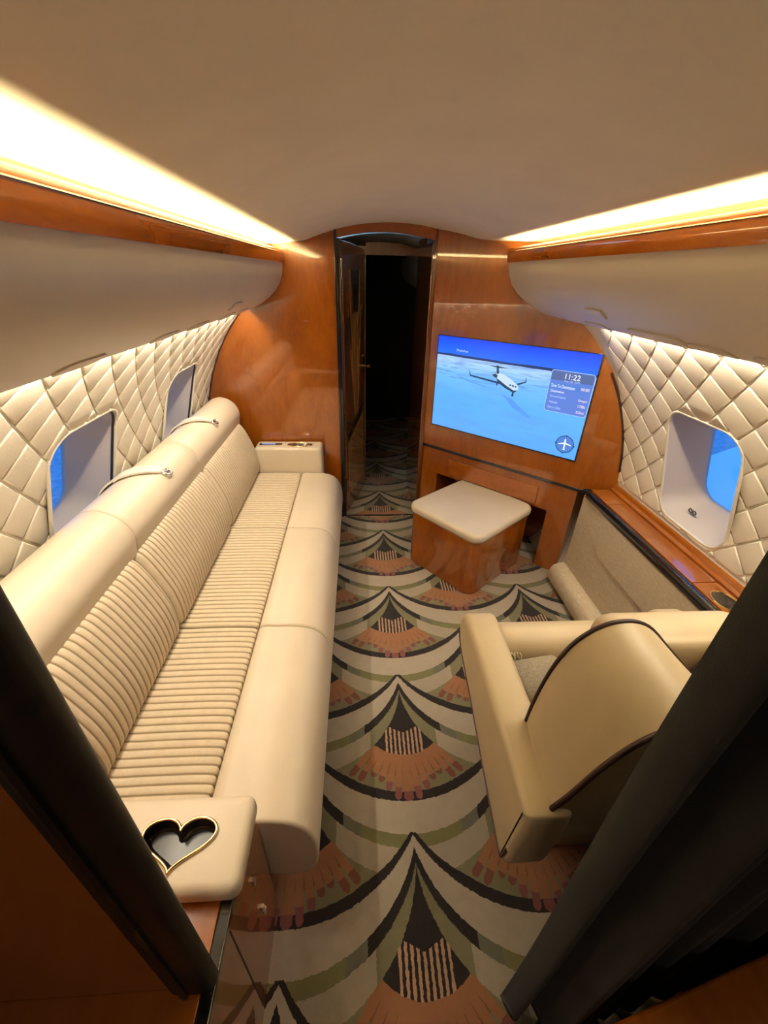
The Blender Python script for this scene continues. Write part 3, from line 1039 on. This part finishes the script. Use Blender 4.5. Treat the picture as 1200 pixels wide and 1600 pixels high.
# ------------------------------------------------------------------ overhead bins, valances, cove lamps
def yend(x, side):
    if side < 0:
        return Y1 - 0.001
    return min(Y1 - 0.001, Y1 - (x - DR) * 0.9330 - 0.002)
for side in (-1, 1):
    dz = 0.0 if side < 0 else 0.022
    ex = 0.0 if side < 0 else 0.038
    nm = 'left' if side < 0 else 'right'
    root = thing('overhead_bin', 'long ivory overhead bin with wood valance above the sofa' if side < 0 else
                 'long ivory overhead bin with wood valance above the armchair and ledge', 'overhead bin', (XC + side * 0.7, 1.4, 1.4))
    prof = [(0.584, 1.636), (0.586, 1.60), (0.592, 1.568), (0.608, 1.525), (0.635, 1.487), (0.672, 1.452), (0.718, 1.421), (0.755, 1.402), (0.785 + ex, 1.388), (0.798 + ex, 1.384),
            (0.800 + ex, 1.392), (0.785 + ex, 1.44), (0.745, 1.52), (0.735, 1.636)]
    V, F = [], []
    n = len(prof)
    for t in range(2):
        for h, z in prof:
            x = XC + side * h
            V.append((x, Y0 + 0.09 if t == 0 else yend(x, side), z + dz))
    F = [list(range(n)), list(range(n, 2 * n))] + [[i, (i + 1) % n, n + (i + 1) % n, n + i] for i in range(n)]
    mesh('bin_shell', V, F, 'binpaint', root, True, 0.5)
    # valance
    vp = [(0.577, 1.622), (0.574, 1.640), (0.573, 1.660), (0.575, 1.676), (0.577, 1.681), (0.579, 1.682), (0.582, 1.682), (0.584, 1.680), (0.584, 1.622)]
    V = []
    n = len(vp)
    for t in range(2):
        for h, z in vp:
            x = XC + side * h
            V.append((x, Y0 + 0.09 if t == 0 else yend(x, side), z + dz))
    F = [list(range(n)), list(range(n, 2 * n))] + [[i, (i + 1) % n, n + (i + 1) % n, n + i] for i in range(n)]
    mesh('wood_valance', V, F, 'wood_h', root, True, 0.6)
    y1v = yend(XC + side * 0.572, side)
    tube('valance_bead', [(XC + side * 0.5735, Y0 + 0.07, 1.667 + dz), (XC + side * 0.5735, y1v - 0.004, 1.667 + dz)], 0.0022, 'gold', root, 6)
    # latch and vents on the belly of the bin
    def belly(h):
        for (h0, z0), (h1, z1) in zip(prof, prof[1:]):
            if h0 <= h <= h1:
                f = (h - h0) / (h1 - h0)
                return z0 + (z1 - z0) * f + dz
    def patch(name, y0, y1, h0, h1, mat, out=0.0015, rr=True):
        V, F = [], []
        nn = 8
        for i in range(nn + 1):
            h = h0 + (h1 - h0) * i / nn
            sl = (belly(min(h + 0.002, 0.795)) - belly(h - 0.002)) / 0.004
            nx, nz = sl, -1.0
            L = math.hypot(nx, nz); nx /= L; nz /= L
            ins = 0.0
            if rr:
                q = (i / nn - 0.5) * 2
                ins = (1 - math.sqrt(max(0, 1 - q * q))) * (h1 - h0) * 0.5
            for y in (y0 + ins, y1 - ins):
                V.append((XC + side * (h + nx * out), y, belly(h) + nz * out))
                V.append((XC + side * (h - nx * 0.002), y, belly(h) - nz * 0.002))
        for i in range(nn):
            b = i * 4
            F += [[b, b + 4, b + 6, b + 2], [b + 1, b + 3, b + 7, b + 5], [b, b + 1, b + 5, b + 4], [b + 2, b + 6, b + 7, b + 3]]
        F += [[0, 2, 3, 1], [4 * nn, 4 * nn + 1, 4 * nn + 3, 4 * nn + 2]]
        mesh(name, V, F, mat, root, True, 0.6)
    if side < 0:
        patch('latch', 1.84, 1.96, 0.655, 0.685, 'binpaint', 0.006, False)
        for y in (0.86, 1.30, 1.60, 1.98, 2.25):
            patch('reading_lamp_recess', y, y + 0.16, 0.730, 0.780, 'reveal', 0.004)
    else:
        patch('latch', 1.52, 1.63, 0.655, 0.685, 'binpaint', 0.006, False)
        for y in (0.80, 1.02, 1.62):
            patch('reading_lamp_recess', y, y + 0.16, 0.730, 0.780, 'reveal', 0.004)
        patch('service_panel', 1.18, 1.46, 0.715, 0.782, 'binpaint', 0.005, True)
    # LED strip in the trough and under the outboard edge
    cx, cz = COVE['L' if side < 0 else 'R']
    led = box('cove_led_strip', cx + side * 0.004 - 0.006, cx + side * 0.004 + 0.006, Y0 + 0.08, y1v - 0.06 - (0.1 if side > 0 else 0), cz - 0.018, cz - 0.010, 'led')
    tag(led, 'warm glowing light strip in the cove over the ' + ('sofa' if side < 0 else 'armchair side'), 'light strip')

# ------------------------------------------------------------------ sofa
SB = [0.50, 1.145, 1.835, 2.515]
sofa = thing('sofa', 'long cream three seat leather sofa with ribbed fabric cushions along the wall', 'sofa', (-0.5, 1.5, 0))
box('plinth', -0.80, -0.30, 0.49, 2.66, 0, 0.30, 'wood', sofa, 0.004)
seat_front = [(-0.376, 0.425), (-0.30, 0.434), (-0.23, 0.432), (-0.175, 0.415), (-0.138, 0.378), (-0.119, 0.325), (-0.114, 0.26), (-0.118, 0.20), (-0.130, 0.158), (-0.160, 0.136), (-0.22, 0.134), (-0.28, 0.15), (-0.33, 0.26), (-0.375, 0.31)]
sfp = smooth_closed(seat_front, 56)
rib_prof = smooth_closed([(-0.70, 0.425), (-0.62, 0.434), (-0.50, 0.436), (-0.42, 0.434), (-0.386, 0.427), (-0.381, 0.405), (-0.385, 0.33), (-0.50, 0.315), (-0.62, 0.315), (-0.70, 0.33)], 50)
back_prof = smooth_closed([(-0.655, 0.440), (-0.646, 0.50), (-0.655, 0.58), (-0.680, 0.66), (-0.708, 0.725), (-0.735, 0.760), (-0.775, 0.765), (-0.80, 0.74), (-0.80, 0.62), (-0.79, 0.50), (-0.76, 0.425), (-0.70, 0.418)], 60)
bol_prof = smooth_closed([(-0.735, 0.785), (-0.733, 0.83), (-0.755, 0.875), (-0.795, 0.905), (-0.84, 0.915), (-0.885, 0.902), (-0.912, 0.87), (-0.922, 0.80), (-0.915, 0.72), (-0.86, 0.69), (-0.79, 0.70), (-0.748, 0.735)], 60)
bolY = [0.36, 1.175, 1.80, 2.60]
for i in range(3):
    a, b = SB[i] + 0.002, SB[i + 1] - 0.002
    loft('seat_front', sfp, round_ends(a, b, 0.010), XZ, 'leather', sofa)
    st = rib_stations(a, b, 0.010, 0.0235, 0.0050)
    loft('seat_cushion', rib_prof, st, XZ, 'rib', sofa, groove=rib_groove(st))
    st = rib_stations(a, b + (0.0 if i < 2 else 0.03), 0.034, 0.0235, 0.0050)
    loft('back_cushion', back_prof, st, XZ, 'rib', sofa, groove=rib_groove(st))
    a, b = bolY[i] + 0.001, bolY[i + 1] - 0.001
    st = [(a, 0.006), (a + 0.002, 0.002), (a + 0.006, 0.0)]
    st += [(a + 0.006 + (b - a - 0.012) * j / 8, 0.0) for j in range(1, 8)]
    st += [(b - 0.006, 0.0), (b - 0.002, 0.002), (b, 0.006)]
    if i == 2:
        st = st[:-3] + [(b + t - 0.06, 0.05 * (1 - math.sqrt(max(0, 1 - (t / 0.06) ** 2)))) for t in (0.0, 0.015, 0.03, 0.042, 0.052, 0.058, 0.06)]
    loft('back_bolster', bol_prof, st, XZ, 'leather', sofa)
# straps over the bolster
def strap(yc):
    path = [(-0.925, 0.80), (-0.918, 0.872), (-0.888, 0.908), (-0.84, 0.920), (-0.793, 0.910), (-0.765, 0.890)]
    sp_ = smooth_open(path, 5)
    V, F = [], []
    w = 0.036
    n = len(sp_)
    for i, (x, z) in enumerate(sp_):
        f = i / (n - 1)
        ww = w * (1 - 0.45 * max(0, (f - 0.6) / 0.4))
        sk = 0.20 * f
        for dy in (-ww, ww):
            V.append((x, yc + dy + sk, z + 0.001)); V.append((x, yc + dy + sk, z + 0.008))
    for i in range(n - 1):
        b = i * 4
        F += [[b + 1, b + 3, b + 7, b + 5], [b, b + 4, b + 6, b + 2], [b, b + 1, b + 5, b + 4], [b + 2, b + 6, b + 7, b + 3]]
    F += [[0, 2, 3, 1], [4 * n - 4, 4 * n - 3, 4 * n - 1, 4 * n - 2]]
    s_ = mesh('strap', V, F, 'strap_leather', sofa, True, 0.6)
    x, z = sp_[-1]
    loop = [(x + 0.008 + 0.016 * math.cos(t), yc + 0.20 + 0.020 * math.sin(t), z - 0.002 - 0.010 * math.cos(t)) for t in [2 * PI * i / 16 for i in range(16)]]
    tube('buckle', loop, 0.0045, 'chrome', s_, 8, True)
    tube('buckle', [(x + 0.004, yc + 0.185, z + 0.004), (x + 0.014, yc + 0.20, z), (x + 0.006, yc + 0.216, z + 0.004)], 0.005, 'chrome', s_, 8)
for y in (1.33, 1.96):
    strap(y)
# far arm
far = pad('armrest', -0.455, 2.590, 0.215, 0.068, 0.33, 0.60, 0.025, 0.020, 'leather', sofa, 0.0, 0.002)
ov = [(-0.385 + 0.078 * math.cos(2 * PI * i / 28), 2.578 + 0.034 * math.sin(2 * PI * i / 28)) for i in range(28)]
prism('cup_holder', ov, 0.598, 0.6035, XY, 'black', far)
tube('cup_holder_rim', [(a, b, 0.604) for a, b in ov], 0.003, 'gold', far, 6, True)
box('control_panel', -0.645, -0.500, 2.575, 2.605, 0.60, 0.604, 'black', far, 0.001)
MAT['ctl'] = emis('lit_control_strip', (0.35, 0.4, 0.9), 0.8)
box('control_display', -0.630, -0.545, 2.582, 2.598, 0.604, 0.6048, 'ctl', far)

# near side cabinet with padded arm and heart tray
cab = thing('side_cabinet', 'low glossy wood cabinet at the near end of the sofa with black edge strip', 'cabinet', (-0.5, 0.1, 0))
CX = -0.243
box('cabinet_body', -0.80, CX, -0.50, 0.485, 0.0, 0.545, 'wood', cab, 0.002)
box('cabinet_top', -0.90, CX - 0.020, -0.50, 0.485, 0.545, 0.562, 'wood_h', cab, 0.002)
box('edge_strip', CX - 0.019, CX + 0.003, -0.50, 0.485, 0.546, 0.564, 'black', cab, 0.003)
box('door_gap', CX - 0.001, CX + 0.0008, 0.285, 0.288, 0.03, 0.53, 'black_matt', cab)
for z, y in ((0.40, 0.40), (0.25, 0.40), (0.22, 0.405)):
    tube('catch', [(CX + 0.002, y, z - 0.012), (CX + 0.004, y, z + 0.012)], 0.005, 'chrome', cab, 8)
arm = thing('arm_pad', 'cream leather arm pad with a heart shaped tray in the foreground', 'arm pad', (-0.4, 0.4, 0.56))
def heart(k, cx, cy, n=160):
    out = []
    for i in range(n):
        t = 2 * PI * i / n
        hx = 16 * math.sin(t) ** 3
        hy = 13 * math.cos(t) - 5 * math.cos(2 * t) - 2 * math.cos(3 * t) - math.cos(4 * t)
        out.append((cx + k * hx, cy + k * hy * 0.70))
    return out
H_ = heart(0.0044, -0.358, 0.398)
# pad outline sampled along rays from the heart, so that the top can carry the hole
hcx, hcy = sum(p[0] for p in H_) / len(H_), sum(p[1] for p in H_) / len(H_)
ol = rrect(-0.525, 0.398, 0.302, 0.083, 0.022, 10)
def ray_hit(ang):
    dx, dy = math.cos(ang), math.sin(ang)
    best = 0
    for i in range(len(ol)):
        (x0, y0), (x1, y1) = ol[i], ol[(i + 1) % len(ol)]
        ex, ey = x1 - x0, y1 - y0
        den = dx * ey - dy * ex
        if abs(den) < 1e-12: continue
        t = ((x0 - hcx) * ey - (y0 - hcy) * ex) / den
        u = ((x0 - hcx) * dy - (y0 - hcy) * dx) / den
        if t > 0 and -1e-9 <= u <= 1 + 1e-9: best = max(best, t)
    return (hcx + dx * best, hcy + dy * best)
AO = [ray_hit(math.atan2(y - hcy, x - hcx)) for x, y in H_]
n = len(H_)
st = round_ends(0.563, 0.612, 0.018)
V, F = [], []
cn = [(-0.525 + max(-0.28, min(0.28, a + 0.525)), 0.398 + max(-0.061, min(0.061, b - 0.398))) for a, b in AO]
for t, d in st:
    q = []
    for (a, b), (ca, cb) in zip(AO, cn):
        L = math.hypot(a - ca, b - cb) or 1
        q.append((a - (a - ca) / L * d, b - (b - cb) / L * d, t))
    V += q
for k in range(len(st) - 1):
    F += [[k * n + i, k * n + (i + 1) % n, (k + 1) * n + (i + 1) % n, (k + 1) * n + i] for i in range(n)]
F.append(list(range(n)))
base = (len(st) - 1) * n
V += [(a, b, 0.6135) for a, b in H_]
V += [(a, b, 0.59) for a, b in H_]
top = base + n
F += [[base + i, base + (i + 1) % n, top + (i + 1) % n, top + i] for i in range(n)]
F += [[top + i, top + (i + 1) % n, top + n + (i + 1) % n, top + n + i] for i in range(n)]
apo = mesh('cushion', V, F, 'leather', arm, True, 0.9)
n = len(H_)
Hs = offset_poly(H_, 0.0015)
V = [(a, b, 0.613) for a, b in Hs] + [(a, b, 0.592) for a, b in offset_poly(Hs, 0.003)] + [(a, b, 0.587) for a, b in offset_poly(Hs, 0.008)]
F = [[k * n + i, k * n + (i + 1) % n, (k + 1) * n + (i + 1) % n, (k + 1) * n + i] for k in range(2) for i in range(n)] + [[2 * n + i for i in range(n)]]
tray = mesh('heart_tray', V, F, 'tray_black', arm)
tube('tray_rim', [(a, b, 0.617) for a, b in H_], 0.0032, 'gold', tray, 8, True)

# ------------------------------------------------------------------ ottoman
ott = thing('ottoman', 'wood sided ottoman with cream padded top in front of the media cabinet', 'ottoman', (0.668, 2.125, 0))
orot = math.atan2(-0.777, 0.63)
pad('ottoman_base', 0.668, 2.125, 0.252, 0.272, 0.004, 0.352, 0.062, 0.004, 'wood', ott, orot)
pad('ottoman_cushion', 0.668, 2.125, 0.262, 0.282, 0.350, 0.405, 0.066, 0.022, 'leather', ott, orot, 0.008)

# ------------------------------------------------------------------ right ledge and side panel
led = thing('side_ledge', 'glossy orange wood side ledge with black edge under the right window', 'ledge', (1.28, 1.1, 0))
LY0, LY1 = 0.35, 1.88
def ledge_prof(x0, x1, z0, z1): return [(x0, z0), (x1, z0), (x1, z1), (x0, z1)]
prism('ledge_core', ledge_prof(1.214, 1.355, 0.585, 0.612), LY0, LY1, XZ, 'wood_h', led)
for y0, y1 in ((1.72, LY1), (1.125, 1.716), (LY0, 1.121)):
    box('ledge_lid', 1.222, 1.318, y0, y1, 0.612, 0.622, 'wood_h', led, 0.002)
prism('ledge_step', [(1.322, 0.61), (1.322, 0.628), (1.336, 0.634), (1.340, 0.650), (1.352, 0.653), (1.356, 0.650), (1.356, 0.61)], LY0, LY1, XZ, 'wood_h', led)
prism('edge_strip', [(1.196, 0.578), (1.196, 0.606), (1.203, 0.617), (1.213, 0.619), (1.219, 0.615), (1.219, 0.578)], LY0, LY1, XZ, 'black', led, 0.002)
cu_ = [(1.268 + 0.040 * math.cos(2 * PI * i / 28), 1.02 + 0.052 * math.sin(2 * PI * i / 28)) for i in range(28)]
prism('cup_holder', cu_, 0.615, 0.6225, XY, 'black', led)
tube('cup_holder_rim', [(a, b, 0.623) for a, b in cu_], 0.003, 'gold', led, 6, True)
sp_ = thing('fabric_wainscot', 'beige woven fabric panel below the black edged wood ledge', 'panel', (1.2, 1.1, 0))
prism('fabric_panel', [(1.205, 0.0), (1.205, 0.578), (1.24, 0.578), (1.24, 0.0)], LY0, 1.90, XZ, 'panel_fabric', sp_)
prism('flap_panel', [(LY0, 0.40), (1.10, 0.40), (1.12, 0.36), (1.64, 0.36), (1.70, 0.44), (1.70, 0.572), (LY0, 0.572)], 1.205, 1.199, YZ, 'panel_fabric', sp_, 0.002)
prism('fabric_roll', smooth_closed([(1.205, 0.02), (1.14, 0.01), (1.118, 0.06), (1.13, 0.115), (1.165, 0.135), (1.205, 0.13)], 36), LY0, 1.89, XZ, 'panel_fabric', sp_, 0.0, True)

# ------------------------------------------------------------------ armchair
ch = thing('armchair', 'cream leather armchair with brown piping, seen from behind beside the curtain', 'armchair', (0.74, 0.72, 0))
CC = 0.72
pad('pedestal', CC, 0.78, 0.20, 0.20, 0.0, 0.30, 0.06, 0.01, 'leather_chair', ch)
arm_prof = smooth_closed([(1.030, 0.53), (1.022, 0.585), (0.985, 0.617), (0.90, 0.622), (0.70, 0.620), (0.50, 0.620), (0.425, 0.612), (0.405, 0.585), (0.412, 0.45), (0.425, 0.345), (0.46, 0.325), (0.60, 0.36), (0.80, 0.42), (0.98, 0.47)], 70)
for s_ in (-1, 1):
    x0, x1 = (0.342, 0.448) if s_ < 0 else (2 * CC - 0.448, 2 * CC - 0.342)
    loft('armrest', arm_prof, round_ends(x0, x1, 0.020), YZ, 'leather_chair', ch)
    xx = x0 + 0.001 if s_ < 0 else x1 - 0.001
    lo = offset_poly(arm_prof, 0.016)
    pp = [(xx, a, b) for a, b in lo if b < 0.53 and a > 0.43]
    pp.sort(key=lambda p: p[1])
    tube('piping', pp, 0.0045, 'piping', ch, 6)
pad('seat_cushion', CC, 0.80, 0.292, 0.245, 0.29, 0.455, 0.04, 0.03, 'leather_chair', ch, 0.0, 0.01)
roll = smooth_closed([(1.045, 0.50), (1.030, 0.538), (0.99, 0.556), (0.945, 0.545), (0.915, 0.505), (0.92, 0.44), (0.96, 0.38), (1.02, 0.40)], 40)
loft('seat_front_roll', roll, round_ends(0.450, 0.965, 0.03), YZ, 'leather_chair', ch)
# back: band between front and rear outlines, two lobes with a dip between
BC = 0.77
Fh = [(0.455, 0.60, 0.34), (0.425, 0.605, 0.52), (0.412, 0.612, 0.60), (0.428, 0.62, 0.74), (0.462, 0.625, 0.855), (0.515, 0.63, 0.915), (0.575, 0.632, 0.935), (0.635, 0.632, 0.918), (0.70, 0.622, 0.855), (BC, 0.61, 0.785)]
Rh = [(0.452, 0.47, 0.34), (0.400, 0.44, 0.50), (0.388, 0.425, 0.57), (0.425, 0.42, 0.665), (0.465, 0.42, 0.765), (0.515, 0.42, 0.845), (0.575, 0.42, 0.885), (0.635, 0.42, 0.885), (0.70, 0.42, 0.85), (BC, 0.42, 0.79)]
def full_outline(h):
    hs = smooth_open(h, 5)
    return hs + [(BC + (BC - x) * 0.72, y, z) for x, y, z in reversed(hs[:-1])]
Ff, Rf = full_outline(Fh), full_outline(Rh)
n = len(Ff)
V, F = [], []
K = 8
for k in range(K + 1):
    f = k / K
    bul = 0.005 * math.sin(PI * f)
    for i in range(n):
        p, q = Vector(Ff[i]), Vector(Rf[i])
        c_ = p.lerp(q, f)
        a, b = Vector(Ff[max(i - 1, 0)]), Vector(Ff[min(i + 1, n - 1)])
        t = (b - a).normalized()
        nn = Vector((-t.z, 0, t.x))
        V.append(c_ + nn * bul)
for k in range(K):
    for i in range(n - 1):
        F.append([k * n + i, k * n + i + 1, (k + 1) * n + i + 1, (k + 1) * n + i])
def fillcap(base, outl, dy):
    # strips from the outline down to a base row
    b0 = len(V)
    for i in range(n):
        x, y, z = outl[i]
        V.append((x * 0.5 + CC * 0.5, y + dy, 0.5 * (z + 0.45)))
    for i in range(n - 1):
        F.append([base + i, base + i + 1, b0 + i + 1, b0 + i])
    c0 = len(V)
    V.append((CC, outl[0][1] + dy, 0.42))
    for i in range(n - 1):
        F.append([b0 + i, b0 + i + 1, c0])
    F.append([base, b0, c0]); F.append([base + n - 1, c0, b0 + n - 1]); 
fillcap(0, Ff, 0.02)
fillcap(K * n, Rf, -0.012)
bk = mesh('backrest', V, F, 'leather_chair', ch, True, 0.9)
tube('piping', Ff, 0.0052, 'piping', ch, 8)
tube('piping', Rf, 0.0062, 'piping', ch, 8)
# head cushion in front of the back
hc = smooth_closed([(0.64, 0.50), (0.64, 0.80), (0.67, 0.845), (0.72, 0.852), (0.765, 0.83), (0.785, 0.78), (0.775, 0.70), (0.755, 0.58), (0.72, 0.47)], 45)
loft('head_cushion', hc, round_ends(0.60, 2 * CC - 0.455, 0.05), YZ, 'leather_chair', ch)

# folded blanket on the seat
bl = thing('blanket', 'folded grey knitted blanket with fringe lying on the armchair seat', 'blanket', (0.56, 0.80, 0.46))
pad('folded_blanket', 0.565, 0.815, 0.085, 0.085, 0.466, 0.520, 0.02, 0.018, 'blanket', bl, 0.15, 0.004)
pad('folded_layer', 0.475, 0.80, 0.030, 0.115, 0.466, 0.492, 0.012, 0.010, 'blanket', bl, 0.1, 0.003)
for i in range(12):
    x = 0.462 + 0.006 * i * 0.9
    y = 0.90 + random.uniform(-0.008, 0.012)
    pts = [(x, y, 0.505), (x + random.uniform(-0.012, 0.012), y + 0.012, 0.515), (x + random.uniform(-0.02, 0.02), y + 0.03, 0.507), (x + random.uniform(-0.03, 0.03), y + 0.045, 0.487)]
    tube('fringe', smooth_open(pts, 3), 0.0018, 'thread', bl, 5)

# ------------------------------------------------------------------ foreground partition, right cabinet and curtain
PY = 0.212
pf = sroot('wall_front', 'dark partition beside the near doorway on the left with wood face', (-0.6, PY, 0.57))
poly = [(-0.308, 0.566), (-0.308, ceil_z(-0.308))]
for i in range(1, 25):
    xx = -0.308 + (XC - 0.80 + 0.308) * i / 24
    poly.append((xx, ceil_z(xx)))
for i in range(16):
    z = 1.40 + (0.566 - 1.40) * i / 15
    poly.append((wallx(-1, z), z))
prism('partition_panel', poly, PY, PY + 0.02, XZ, 'wood', pf)
prism('edge_trim', smooth_closed([(-0.310, PY - 0.004), (-0.275, PY - 0.008), (-0.250, PY - 0.006), (-0.240, PY + 0.004), (-0.242, PY + 0.018), (-0.256, PY + 0.025), (-0.29, PY + 0.026), (-0.310, PY + 0.024)], 40), 0.566, 1.74, XY, 'trim_black', pf, 0.0, True)
prism('edge_bead', [(-0.292, PY - 0.012), (-0.286, PY - 0.014), (-0.280, PY - 0.012), (-0.280, PY), (-0.292, PY)], 0.566, 1.74, XY, 'trim_black', pf, 0.0)

rc = thing('near_cabinet', 'dark wood cabinet partly hidden under the black curtain at lower right', 'cabinet', (0.95, -0.1, 0))
prism('cabinet_body', [(0.41, -0.5), (1.17, -0.5), (1.17, 0.215), (0.80, 0.215), (0.41, 0.135)], 0, 0.49, XY, 'wood', rc, 0.004)
prism('cabinet_top', [(0.40, -0.5), (1.20, -0.5), (1.20, 0.225), (0.80, 0.225), (0.40, 0.145)], 0.49, 0.51, XY, 'wood_h', rc, 0.006)
cur = thing('curtain', 'black pleated cloth curtain hanging in the right foreground', 'curtain', (0.7, 0.26, 0))
V, F = [], []
nu, nv = 150, 44
def hem(x):
    return 0.018 + 0.008 * math.sin(x * 60)
for j in range(nv + 1):
    f = j / nv
    for i in range(nu + 1):
        u_ = i / nu
        x = 0.362 + 0.80 * u_
        zb, zt = hem(x), 1.66
        z = zb + (zt - zb) * f
        if x > XC + 0.577:
            zt2 = 1.36
            z = zb + (zt2 - zb) * f
        amp = 0.020 + 0.012 * math.sin(9 * u_ + 1.0)
        dip = min(1, max(0, (x - 0.36) / 0.08))
        base_y = 0.276 - 0.052 * dip + 0.036 * min(1, max(0, (x - 0.46) / 0.34))
        y = base_y - amp * math.sin(2 * PI * (u_ * 10.5 + 0.25 * math.sin(5 * u_))) + 0.006 * math.sin(31 * u_ + 3 * f)
        xx = x - 0.016 * (1 - f) ** 2 + 0.008 * math.sin(6 * f + 12 * u_) * (1 - f) + 0.02 * (1 - f) ** 3 * math.sin(3 * u_)
        V.append((xx, y, z))
for j in range(nv):
    for i in range(nu):
        F.append([j * (nu + 1) + i, j * (nu + 1) + i + 1, (j + 1) * (nu + 1) + i + 1, (j + 1) * (nu + 1) + i])
cl = mesh('cloth', V, F, 'curtain', cur, True)
m = cl.modifiers.new('thickness', 'SOLIDIFY'); m.thickness = 0.004
tube('curtain_rail', [(0.34, 0.276, 1.675), (0.74, 0.276, 1.675)], 0.008, 'black', cur)

area('entry_fill', (0.15, -0.7, 1.74), 0.3, 0.3, (0, 0, 0), 2.2, WARM2)  # added fill behind the camera, lifts the dark partition and curtain
# forward room behind the camera
o = box('wall_entry', -1.3, 1.6, -1.2, -1.15, 0, 1.9, 'wood_dark'); struct(o, 'dark wood wall of the entry behind the viewer')

# ------------------------------------------------------------------ outside
MAT['tarmac'] = plain('blue_grey_apron', (0.40, 0.46, 0.50), 0.9, var=0.25)
MAT['wing'] = plain('pale_wing_paint', (0.90, 0.92, 0.92), 0.4)
o = box('ground', -60, 60, -60, 60, -2.4, -2.3, 'tarmac'); struct(o, 'pale apron outside the cabin windows')
wg = thing('aircraft_wing', 'pale aircraft wing outside the right window', 'wing', (3.5, 3.0, -0.6))
prism('wing_panel', [(1.9, 1.9), (9.0, 6.6), (9.0, 7.3), (1.9, 3.6)], -0.62, -0.52, XY, 'wing', wg, 0.03)
prism('winglet', [(6.6, -0.55), (7.3, -0.55), (7.6, 0.55), (7.2, 0.6)], 8.95, 9.0, YZ, 'wing', wg, 0.01)
